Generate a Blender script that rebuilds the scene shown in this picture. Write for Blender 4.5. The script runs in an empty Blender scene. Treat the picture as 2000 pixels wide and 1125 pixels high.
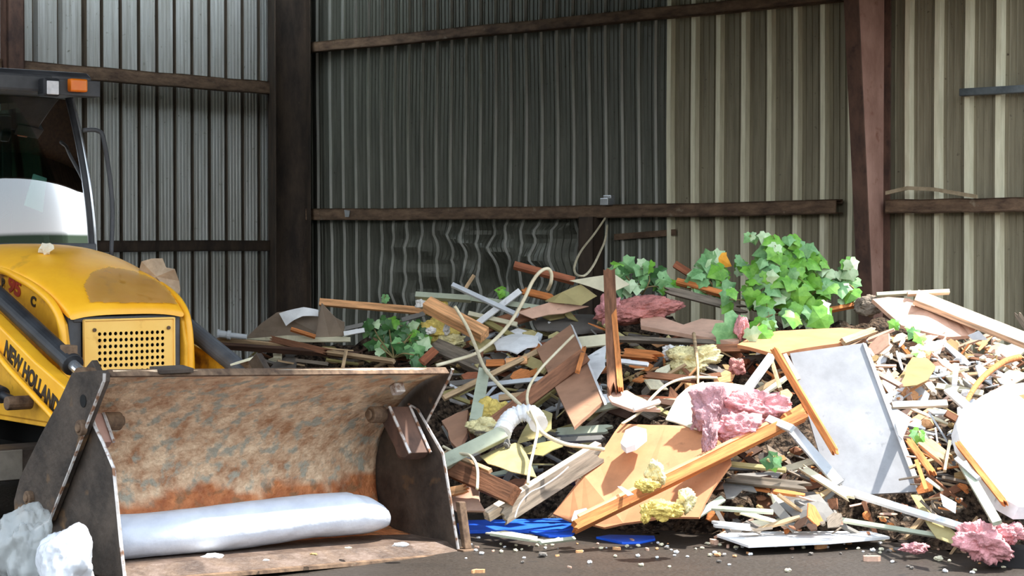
import bpy, bmesh, math, random
from mathutils import Vector as V, Matrix, noise
random.seed(7)
PI=math.pi
# ---------------------------------------------------------------- camera, sky, sun
F=3730.0; H=1.8; PIT=math.atan(87.5/F)
sc=bpy.context.scene
COL=sc.collection
cd=bpy.data.cameras.new('camera'); cd.sensor_width=36; cd.lens=F/2000*36; cd.clip_end=400
cam=bpy.data.objects.new('camera',cd); COL.objects.link(cam)
cam.location=(0,0,H); cam.rotation_euler=(PI/2-PIT,0,0); sc.camera=cam
sc.view_settings.view_transform='Standard'; sc.view_settings.look='None'
sc.view_settings.gamma=1; sc.view_settings.use_curve_mapping=False
sc.view_settings.exposure=1.62
w=bpy.data.worlds.new('sky'); sc.world=w; w.use_nodes=True
nt=w.node_tree; nt.nodes.clear()
tc=nt.nodes.new('ShaderNodeTexCoord'); sp=nt.nodes.new('ShaderNodeSeparateXYZ'); cr=nt.nodes.new('ShaderNodeValToRGB')
bg=nt.nodes.new('ShaderNodeBackground'); wo=nt.nodes.new('ShaderNodeOutputWorld')
nt.links.new(tc.outputs['Generated'],sp.inputs[0]); nt.links.new(sp.outputs[2],cr.inputs[0])
nt.links.new(cr.outputs[0],bg.inputs[0]); nt.links.new(bg.outputs[0],wo.inputs[0])
e=cr.color_ramp.elements
e[0].position=0.0; e[0].color=(.07,.075,.06,1); e[1].position=1; e[1].color=(.62,.78,1,1)
a=cr.color_ramp.elements.new(.075); a.color=(.05,.075,.05,1)
a=cr.color_ramp.elements.new(.10); a.color=(.95,.97,1,1)
a=cr.color_ramp.elements.new(.35); a.color=(.80,.90,1,1)
bg.inputs[1].default_value=1.0
sd=bpy.data.lights.new('sun','SUN'); sd.energy=4.6; sd.angle=math.radians(1.6); sd.color=(1,.95,.88)
sun=bpy.data.objects.new('sun',sd); COL.objects.link(sun)
TOSUN=V((.42,.11,.90)).normalized()
sun.rotation_euler=TOSUN.to_track_quat('Z','Y').to_euler(); sun.location=(9,8,14)

# ---------------------------------------------------------------- helpers
def srgb(c):
    return tuple(((x/255)/12.92 if x/255<=.04045 else ((x/255+.055)/1.055)**2.4) for x in c)+(1,)
MC={}
def mat(name,c1,c2=None,rough=.75,metal=0,scale=6,stretch=(1,1,1),bump=.15,lo=.35,hi=.65,c3=None,s3=25,a3=.5,alpha=1,trans=0,spec=.4,bs=None,detail=6):
    if name in MC: return MC[name]
    m=bpy.data.materials.new(name); m.use_nodes=True; t=m.node_tree; n=t.nodes; b=n['Principled BSDF']
    b.inputs['Roughness'].default_value=rough; b.inputs['Metallic'].default_value=metal
    b.inputs['Specular IOR Level'].default_value=spec
    co=n.new('ShaderNodeTexCoord'); mp=n.new('ShaderNodeMapping'); mp.inputs['Scale'].default_value=stretch
    oi=n.new('ShaderNodeObjectInfo'); vm=n.new('ShaderNodeVectorMath'); vm.operation='ADD'
    sc_=n.new('ShaderNodeMath'); sc_.operation='MULTIPLY'; sc_.inputs[1].default_value=37
    t.links.new(oi.outputs['Random'],sc_.inputs[0]); t.links.new(co.outputs['Object'],vm.inputs[0]); t.links.new(sc_.outputs[0],vm.inputs[1])
    t.links.new(vm.outputs[0],mp.inputs[0])
    nz=n.new('ShaderNodeTexNoise'); nz.inputs['Scale'].default_value=scale; nz.inputs['Detail'].default_value=detail; nz.inputs['Roughness'].default_value=.65
    t.links.new(mp.outputs[0],nz.inputs['Vector'])
    r=n.new('ShaderNodeValToRGB'); r.color_ramp.elements[0].position=lo; r.color_ramp.elements[1].position=hi
    r.color_ramp.elements[0].color=srgb(c1); r.color_ramp.elements[1].color=srgb(c2 or c1)
    t.links.new(nz.outputs[0],r.inputs[0]); out=r.outputs[0]
    if c3:
        n2=n.new('ShaderNodeTexNoise'); n2.inputs['Scale'].default_value=s3; n2.inputs['Detail'].default_value=4
        t.links.new(vm.outputs[0],n2.inputs['Vector'])
        r2=n.new('ShaderNodeValToRGB'); r2.color_ramp.elements[0].position=a3; r2.color_ramp.elements[1].position=min(1,a3+.12)
        r2.color_ramp.elements[0].color=(0,0,0,1); r2.color_ramp.elements[1].color=(1,1,1,1)
        t.links.new(n2.outputs[0],r2.inputs[0])
        mx=n.new('ShaderNodeMixRGB'); mx.inputs[2].default_value=srgb(c3)
        t.links.new(r2.outputs[0],mx.inputs[0]); t.links.new(out,mx.inputs[1]); out=mx.outputs[0]
    t.links.new(out,b.inputs['Base Color'])
    if bump:
        bp=n.new('ShaderNodeBump'); bp.inputs['Strength'].default_value=bump; bp.inputs['Distance'].default_value=.02
        src=nz.outputs[0]
        if bs:
            n4=n.new('ShaderNodeTexNoise'); n4.inputs['Scale'].default_value=bs; n4.inputs['Detail'].default_value=5
            t.links.new(vm.outputs[0],n4.inputs['Vector']); src=n4.outputs[0]
        t.links.new(src,bp.inputs['Height']); t.links.new(bp.outputs[0],b.inputs['Normal'])
    if alpha<1: b.inputs['Alpha'].default_value=alpha
    if trans: b.inputs['Transmission Weight'].default_value=trans
    MC[name]=m; return m
def wood(name,c,dark=.62,**k):
    return mat(name,tuple(x*dark for x in c),tuple(min(255,x*1.06) for x in c),rough=.82,scale=9,stretch=(.35,4,4),bump=.25,lo=.3,hi=.62,spec=.2,**k)
def glassmat(name,tint,refl=.6):
    m=bpy.data.materials.new(name); m.use_nodes=True; t=m.node_tree; n=t.nodes; n.clear()
    o=n.new('ShaderNodeOutputMaterial'); tr=n.new('ShaderNodeBsdfTransparent'); gl=n.new('ShaderNodeBsdfGlossy')
    tr.inputs[0].default_value=srgb(tint); gl.inputs['Roughness'].default_value=.015
    fr=n.new('ShaderNodeFresnel'); fr.inputs[0].default_value=1.6
    ml=n.new('ShaderNodeMath'); ml.operation='MULTIPLY_ADD'; ml.inputs[1].default_value=1.0; ml.inputs[2].default_value=refl
    t.links.new(fr.outputs[0],ml.inputs[0])
    mx=n.new('ShaderNodeMixShader'); t.links.new(ml.outputs[0],mx.inputs[0]); t.links.new(tr.outputs[0],mx.inputs[1]); t.links.new(gl.outputs[0],mx.inputs[2])
    t.links.new(mx.outputs[0],o.inputs[0]); return m

def tag(o,label=None,cat=None,group=None,kind=None):
    if label: o['label']=label
    if cat: o['category']=cat
    if group: o['group']=group
    if kind: o['kind']=kind
    return o
def mk(name,vs,fs,m,parent=None,smooth=False,bev=0,mats=None,fm=None,M=None,recenter=True,sub=0):
    me=bpy.data.meshes.new(name)
    vs=[V(v) for v in vs]; o=bpy.data.objects.new(name,me); COL.objects.link(o)
    if parent is not None:
        o.parent=parent
        if M is not None: vs=[M@v for v in vs]
    elif M is not None:
        if recenter:
            n=len(vs); c=V((sum(v.x for v in vs)/n,sum(v.y for v in vs)/n,min(v.z for v in vs)))
            vs=[v-c for v in vs]; M=M@Matrix.Translation(c)
        o.matrix_world=M
    elif recenter:
        n=len(vs); c=V((sum(v.x for v in vs)/n,sum(v.y for v in vs)/n,min(v.z for v in vs)))
        vs=[v-c for v in vs]; o.location=c
    me.from_pydata([tuple(v) for v in vs],[],fs)
    for mm in (mats or [m]): me.materials.append(mm)
    if fm: 
        for p,i in zip(me.polygons,fm): p.material_index=i
    bm=bmesh.new(); bm.from_mesh(me); bmesh.ops.recalc_face_normals(bm,faces=bm.faces); bm.to_mesh(me); bm.free()
    if smooth:
        for p in me.polygons: p.use_smooth=True
    if bev:
        b=o.modifiers.new('bevel','BEVEL'); b.width=bev; b.segments=2; b.limit_method='ANGLE'
    if sub:
        s=o.modifiers.new('sub','SUBSURF'); s.levels=sub; s.render_levels=sub
    return o
def empty(name,loc,rz=0,M=None):
    o=bpy.data.objects.new(name,None); COL.objects.link(o); o.empty_display_size=.1
    if M is not None: o.matrix_world=M
    else: o.location=loc; o.rotation_euler=(0,0,rz)
    return o
class MB:
    def __init__(s): s.v=[]; s.f=[]; s.m=[]
    def add(s,vs,fs,mi=0):
        n=len(s.v); s.v+=[V(v) for v in vs]; s.f+=[tuple(i+n for i in f) for f in fs]; s.m+=[mi]*len(fs); return s
    def box(s,a,b,mi=0,M=None):
        x0,y0,z0=a; x1,y1,z1=b
        vs=[V(p) for p in [(x0,y0,z0),(x1,y0,z0),(x1,y1,z0),(x0,y1,z0),(x0,y0,z1),(x1,y0,z1),(x1,y1,z1),(x0,y1,z1)]]
        if M is not None: vs=[M@v for v in vs]
        return s.add(vs,[(0,3,2,1),(4,5,6,7),(0,1,5,4),(1,2,6,5),(2,3,7,6),(3,0,4,7)],mi)
    def prism(s,poly,y0,y1,mi=0,f=lambda x,y,z:(x,y,z)):
        n=len(poly); vs=[f(x,y0,z) for x,z in poly]+[f(x,y1,z) for x,z in poly]
        return s.add(vs,[tuple(range(n)),tuple(range(2*n-1,n-1,-1))]+[(i,(i+1)%n,n+(i+1)%n,n+i) for i in range(n)],mi)
    def cyl(s,p,q,r,r2=None,n=16,mi=0):
        p=V(p);q=V(q);r2=r if r2 is None else r2; d=(q-p).normalized(); u=d.orthogonal().normalized(); w_=d.cross(u)
        vs=[p+(u*math.cos(2*PI*i/n)+w_*math.sin(2*PI*i/n))*r for i in range(n)]+[q+(u*math.cos(2*PI*i/n)+w_*math.sin(2*PI*i/n))*r2 for i in range(n)]
        return s.add(vs,[tuple(range(n)),tuple(range(2*n-1,n-1,-1))]+[(i,(i+1)%n,n+(i+1)%n,n+i) for i in range(n)],mi)
    def tube(s,pts,r,n=8,mi=0,sm=6):
        pts=[V(p) for p in pts]
        if sm>1 and len(pts)>2:
            out=[]
            for i in range(len(pts)-1):
                a=pts[max(i-1,0)];b=pts[i];c=pts[i+1];d=pts[min(i+2,len(pts)-1)]
                for k in range(sm):
                    t=k/sm; out.append(.5*((2*b)+(c-a)*t+(2*a-5*b+4*c-d)*t*t+(3*b-a-3*c+d)*t**3))
            out.append(pts[-1]); pts=out
        vs=[];fs=[]; u=None
        for i,p in enumerate(pts):
            d=(pts[min(i+1,len(pts)-1)]-pts[max(i-1,0)])
            d=d.normalized() if d.length>1e-9 else V((0,0,1))
            u=d.orthogonal().normalized() if u is None else (u-d*u.dot(d)).normalized()
            w_=d.cross(u); rr=r(i/(len(pts)-1)) if callable(r) else r
            vs+=[p+(u*math.cos(2*PI*k/n)+w_*math.sin(2*PI*k/n))*rr for k in range(n)]
        for i in range(len(pts)-1):
            for k in range(n): fs.append((i*n+k,i*n+(k+1)%n,(i+1)*n+(k+1)%n,(i+1)*n+k))
        fs+=[tuple(range(n)),tuple(range(len(vs)-1,len(vs)-n-1,-1))]
        return s.add(vs,fs,mi)
    def build(s,name,m,parent=None,**k):
        mats=k.pop('mats',None)
        return mk(name,s.v,s.f,m,parent,mats=mats,fm=s.m if mats else None,**k)

def blobmesh(name,R,m,M=None,loc=None,seed=0,amp=.35,fine=.12,sub=4,freq=1.7,parent=None,smooth=True):
    bmx=bmesh.new(); bmesh.ops.create_icosphere(bmx,subdivisions=sub,radius=1)
    so=V((seed*7.3,seed*1.9,seed*3.1))
    for v in bmx.verts:
        d=v.co.normalized(); k=1+amp*noise.noise(d*freq+so)*1.6+fine*noise.fractal(d*6+so,1,2,4)+(.55*fine*noise.fractal(d*15+so,.9,2,4) if sub>3 else 0)
        v.co=V((d.x*R[0],d.y*R[1],d.z*R[2]))*k
    me=bpy.data.meshes.new(name); bmx.to_mesh(me); bmx.free(); me.materials.append(m)
    if smooth:
        for p in me.polygons: p.use_smooth=True
    o=bpy.data.objects.new(name,me); COL.objects.link(o)
    if M is not None: o.matrix_world=M
    else: o.location=loc
    return o
# pixel -> ray of the photograph's camera
def ray(x,y):
    u=(x-1000)/F; v=-(y-562.5)/F; c=math.cos(PIT); s=math.sin(PIT)
    return V((u,c+v*s,-s+v*c))
def at(x,y,Y):
    r=ray(x,y); return V((0,0,H))+r*(Y/r.y)
def lerp(a,b,t): return a+(b-a)*t
def interp(x,tab):
    if x<=tab[0][0]: return tab[0][1]
    for (a,p),(b,q) in zip(tab,tab[1:]):
        if x<=b: return p+(q-p)*(x-a)/(b-a)
    return tab[-1][1]

# ---------------------------------------------------------------- materials
M_wallR=mat('dirty_metal_sheet',(76,77,68),(104,104,93),rough=.45,metal=.3,scale=5,stretch=(5,5,.35),bump=.02,lo=.3,hi=.72,c3=(60,56,48),s3=30,a3=.66)
M_wallB=mat('brownish_metal_sheet',(116,108,88),(150,142,118),rough=.5,metal=.25,scale=5,stretch=(5,5,.3),bump=.02,lo=.3,hi=.72,c3=(66,54,42),s3=24,a3=.68)
M_wallL=mat('grey_metal_sheet',(162,160,151),(206,207,203),rough=.36,metal=.35,scale=4,stretch=(6,6,.3),bump=.02,lo=.3,hi=.7,c3=(126,124,108),s3=22,a3=.66)
M_rust=mat('rusty_girt_steel',(74,56,43),(124,100,78),rough=.8,metal=.2,scale=5,stretch=(1,3,3),bump=.2,c3=(140,125,105),s3=9,a3=.66)
M_rustdk=mat('dark_column_steel',(44,36,30),(76,62,50),rough=.75,metal=.2,scale=3,stretch=(2,2,.7),bump=.2,c3=(112,96,84),s3=14,a3=.72)
M_pinksteel=mat('faded_red_primer',(136,100,86),(172,134,118),rough=.8,scale=3,stretch=(1,1,.6),bump=.1,c3=(120,78,60),s3=7,a3=.62)
M_redbrown=mat('red_brown_steel',(64,46,38),(100,72,58),rough=.8,scale=6,stretch=(1,1,.5),bump=.2,c3=(60,42,36),s3=10,a3=.6)
M_floor=mat('wet_dirty_concrete',(37,31,25),(54,45,37),rough=.55,scale=1.6,stretch=(.6,1.8,1),bump=.5,bs=30,lo=.3,hi=.7,c3=(36,30,26),s3=9,a3=.6)
M_yel=mat('loader_yellow_paint',(238,168,30),(250,186,44),rough=.42,scale=3,bump=.0,c3=(206,150,50),s3=5,a3=.66,spec=.5)
M_yeld=mat('dirty_yellow_paint',(196,140,26),(232,172,44),rough=.6,scale=4,bump=.05,c3=(128,84,36),s3=6,a3=.58)
M_gri=mat('dusty_yellow_plate',(238,190,96),(244,200,110),rough=.6,scale=3,bump=.0,c3=(214,160,74),s3=7,a3=.62)
M_blk=mat('black_plastic',(30,31,34),(52,54,58),rough=.5,scale=5,bump=.05)
M_gun=mat('dark_grey_plastic',(62,64,68),(84,86,90),rough=.5,scale=4,bump=.03)
M_dark=mat('dark_void_paint',(10,10,10),(18,17,16),rough=.9,scale=5,bump=0)
M_bplate=mat('dark_worn_steel',(46,40,36),(92,80,70),rough=.6,metal=.35,scale=5,bump=.25,bs=26,lo=.3,hi=.7,c3=(122,94,66),s3=6,a3=.62)
M_bshell=mat('rusty_bucket_steel',(172,126,92),(244,218,184),rough=.62,metal=.15,scale=7,stretch=(1,1.1,1.1),bump=.7,bs=30,lo=.34,hi=.66,c3=(172,168,152),s3=12,a3=.52,detail=9)
M_blip=mat('orange_rust_floor',(62,48,40),(98,80,66),rough=.6,metal=.1,scale=6,bump=.5,bs=30,c3=(100,84,74),s3=7,a3=.52)
M_edge=mat('bare_steel_edge',(178,170,164),(216,210,205),rough=.45,metal=.3,scale=12,bump=.1,c3=(130,94,70),s3=20,a3=.5)
M_chr=mat('bright_steel',(180,184,188),(205,208,212),rough=.25,metal=.8,scale=8,bump=0)
M_bag=mat('thin_milky_plastic',(196,200,196),(214,217,215),rough=.15,scale=3,bump=.5,bs=5,alpha=.4,spec=.8)
M_bag2=mat('milky_white_plastic',(200,203,208),(216,219,224),rough=.2,scale=3,bump=.5,bs=5,alpha=.8,spec=.8)
M_roll=mat('white_plastic_wrap',(186,191,202),(212,216,224),rough=.32,scale=3,bump=.6,bs=7,stretch=(1,.4,1),c3=(176,181,190),s3=4,a3=.62,spec=.5)
M_amber=mat('amber_lens',(255,120,6),(255,140,20),rough=.3,scale=5,bump=0,spec=.6)
M_lens=mat('clear_lamp_lens',(220,222,226),(240,240,244),rough=.2,scale=30,bump=.2)
M_film=mat('brown_dirty_film',(150,118,76),(176,142,96),rough=.6,scale=9,bump=.3,alpha=.5,c3=(96,62,36),s3=12,a3=.62)
M_red=mat('red_decal',(150,46,30),(170,60,40),rough=.5,scale=9,bump=0)
M_ink=mat('black_decal',(36,30,24),(50,42,30),rough=.5,scale=9,bump=0)
M_paper=mat('brown_scrap_paper',(150,128,104),(186,164,138),rough=.85,scale=9,bump=.3)

# ---------------------------------------------------------------- building
def struct(o): o['kind']='structure'; return o
fl=MB(); 
n=40
vs=[];fs=[]
for j in range(n+1):
    for i in range(n+1):
        x=-26+52*i/n; y=-30+60*j/n; vs.append((x,y,0))
for j in range(n):
    for i in range(n): q=j*(n+1)+i; fs.append((q,q+1,q+n+2,q+n+1))
struct(mk('floor',vs,fs,M_floor,recenter=False))
C0=V((-2.53,22,0)); DR=V((.752,-.659,0)); DL=V((-.659,-.752,0)); NI_R=V((-.659,-.752,0)); NI_L=V((.752,-.659,0))
MR=Matrix(((.752,.659,0,C0.x),(-.659,.752,0,C0.y),(0,0,1,0),(0,0,0,1)))     # local x along wall, +y outward
ML=Matrix(((-.659,.752,0,C0.x),(-.752,-.659,0,C0.y),(0,0,1,0),(0,0,0,1)))   # local x along wall, +y inward
def rs(px): u=(px-1000)/F; return (22*u+2.53)/(.752+.659*u)
def ls(px): u=(px-1000)/F; return (-22*u-2.53)/(.659-.752*u)
ROOFZ=5.2
def profile(s0,s1,pitch,rw,rh,inward,minor=3,mh=.006):
    pts=[]; s=s0
    while s<s1-1e-6:
        e_=min(s+pitch,s1)
        L=[(0,0),(rw*.2,rh),(rw*.8,rh),(rw,0)]
        fl_=pitch-rw
        for k in range(minor):
            c=rw+fl_*(k+.6)/(minor+.2); L+=[(c-.010,0),(c-.004,mh),(c+.004,mh),(c+.010,0)]
        for a,b in L:
            if s+a<s1: pts.append((s+a,-b if inward else b))
        s=e_
    pts.append((s1,0)); return pts
M_ridge=mat('lit_ridge_metal',(206,206,196),(232,232,224),rough=.4,metal=.3,scale=6,stretch=(5,5,.5),bump=0)  # light on the ribs' right slopes, painted in as a paler metal
M_ridgeB=mat('lit_tan_ridge',(206,200,170),(230,224,196),rough=.45,metal=.2,scale=6,stretch=(5,5,.5),bump=0)  # tan ribs: light on crest and right slope is put into the colour
M_groove=mat('shaded_groove',(74,64,52),(96,84,70),rough=.7,scale=6,stretch=(4,4,.5),bump=0)  # shade in the recessed ribs, painted in as a dark brown
def wallmesh(name,pts,rows,M,mlist,matf,deform=None):
    vs=[];fs=[];fm=[]; nc=len(pts)
    for z in rows:
        for x,y in pts:
            p=V((x,y,z))
            if deform: p=deform(p)
            vs.append(p)
    for j in range(len(rows)-1):
        for i in range(nc-1):
            fs.append((j*nc+i,j*nc+i+1,(j+1)*nc+i+1,(j+1)*nc+i)); fm.append(matf(pts[i][0]))
    o=mk(name,vs,fs,None,M=M,mats=mlist,fm=fm)
    return struct(o)
SB=rs(1305)
prA=profile(0,SB,.208,.034,.034,True,3,.008)
prB=profile(SB,9.6,.287,.08,.05,True,3,.009)
def dent(p):
    s=p.x; z=p.z
    bow=.035*math.sin(s*1.3+z*.8)*max(0,min(1,(4-z)))*(1 if s<5.3 else .2)
    p=V((p.x+.004*math.sin(z*2.3+s*2),p.y+bow*.5,p.z))
    if z<2.12:
        k=max(0,min(1,(s-1.2)/1.2))*max(0,min(1,(4.5-s)/.25))*max(0,min(1,(2.12-z)/.22))
        q=noise.noise(V((s*1.25,z*1.7,3.1)))+.6*noise.noise(V((s*2.9,z*3.3,9.)))
        f=noise.noise(V((s*1.7,z*2.2,17.)))
        p.y+=k*(.20*q+.16*abs(noise.noise(V((s*1.6+z*1.1,z*2.6-s*.8,2.))))-.03); p.x+=k*(.10*f+.10*abs(noise.noise(V((s*.8,z*3.1,7.))))-.05)
        j=max(0,min(1,(s-.3)/.6))*max(0,min(1,(4.5-s)/.4))*max(0,min(1,(2.12-z)/.3))
        p.x+=j*.05*(noise.noise(V((s*.9,z*2.,5.))))
        p.x+=j*.10*(2.1-z)*(s/4.5)*-.3
    return p
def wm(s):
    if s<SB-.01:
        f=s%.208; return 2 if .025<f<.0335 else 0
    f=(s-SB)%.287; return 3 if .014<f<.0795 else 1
rows=[i*.045 for i in range(48)]+[2.3+.2*i for i in range(9)]+[4.05,4.15,ROOFZ]
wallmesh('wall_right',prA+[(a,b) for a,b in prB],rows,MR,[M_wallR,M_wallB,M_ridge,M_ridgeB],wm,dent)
prL=profile(0,2.85,.24,.045,.06,False,4,.004)+profile(2.85,11,.30,.07,.06,False,3,.004)
prL=[(a,-b) for a,b in prL]  # ribs are recessed grooves on this side
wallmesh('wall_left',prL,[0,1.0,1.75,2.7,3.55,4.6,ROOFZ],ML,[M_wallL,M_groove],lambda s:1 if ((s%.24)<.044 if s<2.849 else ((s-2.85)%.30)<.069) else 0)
# roof sheets over the building with one translucent strip beside the left wall; open at the gable end on the right
M_sky=bpy.data.materials.new('translucent_roof_sheet'); M_sky.use_nodes=True; t=M_sky.node_tree; t.nodes.clear()
o_=t.nodes.new('ShaderNodeOutputMaterial'); tb=t.nodes.new('ShaderNodeBsdfTranslucent'); tb.inputs[0].default_value=(.72,.80,.86,1); t.links.new(tb.outputs[0],o_.inputs[0])
def rq(name,a0,a1,b0,b1,m,th=.1,z=ROOFZ):
    q=[C0+DR*a0+DL*b0,C0+DR*a1+DL*b0,C0+DR*a1+DL*b1,C0+DR*a0+DL*b1]
    if th: vs=[(p.x,p.y,z) for p in q]+[(p.x,p.y,z+th) for p in q]; fs=[(0,3,2,1),(4,5,6,7),(0,1,5,4),(1,2,6,5),(2,3,7,6),(3,0,4,7)]
    else: vs=[(p.x,p.y,z) for p in q]; fs=[(0,1,2,3)]
    return struct(mk(name,vs,fs,m))
rq('ceiling',0,.35,0,11,M_rustdk); rq('ceiling',1.45,9.3,0,11,M_rustdk); rq('ceiling',.35,1.45,0,.5,M_rustdk); rq('ceiling',.35,1.45,6.5,11,M_rustdk)
rq('window_1',.35,1.45,.5,6.5,M_sky,th=0,z=ROOFZ+.05)
def skyl(a0,a1,b0,b1):
    q=[C0+DR*a0+DL*b0,C0+DR*a1+DL*b0,C0+DR*a1+DL*b1,C0+DR*a0+DL*b1]; return q
q0=C0+DR*9.3; b=MB(); q=[q0,q0+DL*11,q0+DL*11+DR*.12,q0+DR*.12]
b.add([(p.x,p.y,4.2) for p in q]+[(p.x,p.y,ROOFZ) for p in q],[(0,3,2,1),(4,5,6,7),(0,1,5,4),(1,2,6,5),(2,3,7,6),(3,0,4,7)]); struct(b.build('added_header',M_rustdk))  # unseen header, added to darken the upper reflection in the windshield
def girt(name,label,M,s0,s1,z0,z1,d0,d1,m,cat='girder',sag=0,inw=-1):
    # C-section rail: web + two lips, inward of the wall
    b=MB(); t=.012; n=10
    for (ya,yb,za,zb) in ((d1-t,d1,z0,z1),(d0,d1,z1-t,z1),(d0,d1,z0,z0+t),(d0,d0+t,z1-.04,z1),):
        vs=[];fs=[]
        for i in range(n+1):
            s=s0+(s1-s0)*i/n; dz=sag*math.sin(PI*i/n)+.004*math.sin(i*2.1); 
            vs+=[(s,inw*ya,za+dz),(s,inw*yb,za+dz),(s,inw*yb,zb+dz),(s,inw*ya,zb+dz)]
        for i in range(n):
            for k in range(4): q=i*4; fs.append((q+k,q+(k+1)%4,q+4+(k+1)%4,q+4+k))
        fs+=[(0,1,2,3),(n*4,n*4+1,n*4+2,n*4+3)]
        b.add(vs,fs)
    o=b.build(name,m,M=M); return tag(o,label,cat)
girt('wall_girt','long rusty steel rail across the middle of the right wall, left of the red-brown post',MR,.2,7.35,2.06,2.19,.05,.17,M_rust,sag=-.015)
girt('wall_girt','dull steel rail high on the right wall, under the roofward sheet joint',MR,.2,7.35,3.95,4.06,.05,.16,M_rust)
girt('wall_girt','rusty steel rail on the right wall, right of the red-brown post',MR,7.85,9.6,2.06,2.18,.05,.17,M_rust)
girt('wall_girt','rust-stained steel rail high on the left wall above the loader cab',ML,.36,3.75,3.48,3.62,.05,.15,M_rust,inw=1)
girt('wall_girt','dark steel rail low on the left wall behind the loader hood',ML,.36,10.8,1.71,1.83,.05,.16,M_rustdk,inw=1)
girt('wall_girt','steel rail high on the left wall, left of the brown end post',ML,3.98,10.8,3.48,3.62,.05,.15,M_rust,inw=1)
# corner column (H section) : flange toward the viewer with a darker side plate
b=MB()
b.box((-.16,-.60,0),(.16,-.585,ROOFZ)); b.box((-.16,-.20,0),(.16,-.185,ROOFZ)); b.box((-.008,-.6,0),(.008,-.19,ROOFZ))
o=b.build('steel_column',M_rustdk,M=MR@Matrix.Translation((.50,.02,0))@Matrix.Rotation(math.radians(-28),4,'Z')); tag(o,'dark brown steel column standing in the corner where the two walls meet','column')
b=MB(); b.box((-.10,-.02,0),(.10,.0,ROOFZ)); b.box((-.10,-.12,0),(-.085,0,ROOFZ)); b.box((.085,-.12,0),(.10,0,ROOFZ))
o=b.build('steel_column',M_redbrown,M=ML@Matrix.Translation((3.86,.22,0))); tag(o,'brown steel post at the far left edge, beside the left wall above the cab','column')
# tapered frame column on the right wall: outer flange, web, slanting inner flange
cs=rs(1742)
root=empty('frame_column',(0,0,0),M=MR@Matrix.Translation((cs,-.10,0)))
tag(root,'tapered red-brown steel frame column with a faded pink web on the right wall','column')
def td(z): return .10+.062*z*1.55
b=MB(); b.box((-.12,-.0,0),(.03,.02,ROOFZ)); b.build('outer_flange',M_redbrown,root)
b=MB(); b.add([(-.04,0,0),(-.04,0,ROOFZ),(-.04,-td(ROOFZ),ROOFZ),(-.04,-td(0),0),(-.03,0,0),(-.03,0,ROOFZ),(-.03,-td(ROOFZ),ROOFZ),(-.03,-td(0),0)],[(0,1,2,3),(7,6,5,4),(0,4,5,1),(1,5,6,2),(2,6,7,3),(3,7,4,0)]); b.build('web',M_pinksteel,root)
b=MB(); zt=ROOFZ
b.add([(-.14,-td(0),0),(.0,-td(0),0),(.0,-td(zt),zt),(-.14,-td(zt),zt),(-.14,-td(0)-.018,0),(.0,-td(0)-.018,0),(.0,-td(zt)-.018,zt),(-.14,-td(zt)-.018,zt)],[(0,1,2,3),(7,6,5,4),(0,4,5,1),(1,5,6,2),(2,6,7,3),(3,7,4,0)]); b.build('inner_flange',M_redbrown,root)
# stub post below the rail, clips, loose bars
b=MB(); s=rs(1172); b.box((s-.10,-.22,0),(s-.09,-.06,2.06)); b.box((s-.10,-.22,0),(s+.09,-.21,2.06)); b.box((s+.08,-.22,0),(s+.09,-.06,2.06))
tag(b.build('stub_post',M_rustdk,M=MR,),'short dark red-brown steel post under the rail beside the hanging loop of wire','post')
b=MB(); s=rs(1210); b.box((s-.05,-.25,2.17),(s+.05,-.14,2.24)); b.box((s-.05,-.2,2.235),(s+.05,-.14,2.27))
tag(b.build('bracket',M_chr,M=MR,bev=.005),'small shiny metal bracket on top of the middle rail above the stub post','bracket')
b=MB(); s=rs(702); b.add([(s-.03,-.19,2.09),(s+.03,-.19,2.09),(s+.045,-.19,2.16),(s-.045,-.19,2.17),(s-.03,-.178,2.09),(s+.03,-.178,2.09),(s+.045,-.178,2.16),(s-.045,-.178,2.17)],[(0,1,2,3),(7,6,5,4),(0,4,5,1),(1,5,6,2),(2,6,7,3),(3,7,4,0)])
tag(b.build('clip',M_chr,M=MR),'small pale metal clip on the left part of the middle rail','clip')
b=MB(); pts=[(rs(1758),-.24,2.235),(rs(1800),-.24,2.275),(rs(1850),-.24,2.26),(rs(1935),-.24,2.19)]
for t in (0,):
    vs=[];fs=[]
    for p in pts:
        x,y,z=p; vs+=[(x,y,z-.016),(x,y-.02,z-.016),(x,y-.02,z+.016),(x,y,z+.016)]
    for i in range(3):
        for k in range(4): q=i*4; fs.append((q+k,q+(k+1)%4,q+4+(k+1)%4,q+4+k))
    fs+=[(0,1,2,3),(12,13,14,15)]; b.add(vs,fs)
tag(b.build('bent_bar',mat('tan_bar_paint',(132,116,90),(170,152,124),scale=7),M=MR),'bent tan metal strip lying loose along the top of the right-hand rail','bar')
b=MB(); s0=rs(1885); b.box((s0,-.13,3.05),(s0+1.0,-.05,3.115))
tag(b.build('steel_tube',mat('blue_grey_steel',(72,78,80),(104,110,112),rough=.5,metal=.3,scale=6),M=MR@Matrix.Translation((0,0,0)),bev=.008),'blue-grey square steel tube fixed across the ribs at the upper right','tube')
b=MB(); s0=rs(1205); b.box((s0,-.045,1.83),(s0+.75,-.03,1.89))
tag(b.build('wall_strap',M_rust,M=MR@Matrix.Translation((s0,0,1.83))@Matrix.Rotation(-.06,4,'Y')@Matrix.Translation((-s0,0,-1.83))),'thin rusty strap slanting over the wall ribs right of the stub post','strap')

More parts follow.
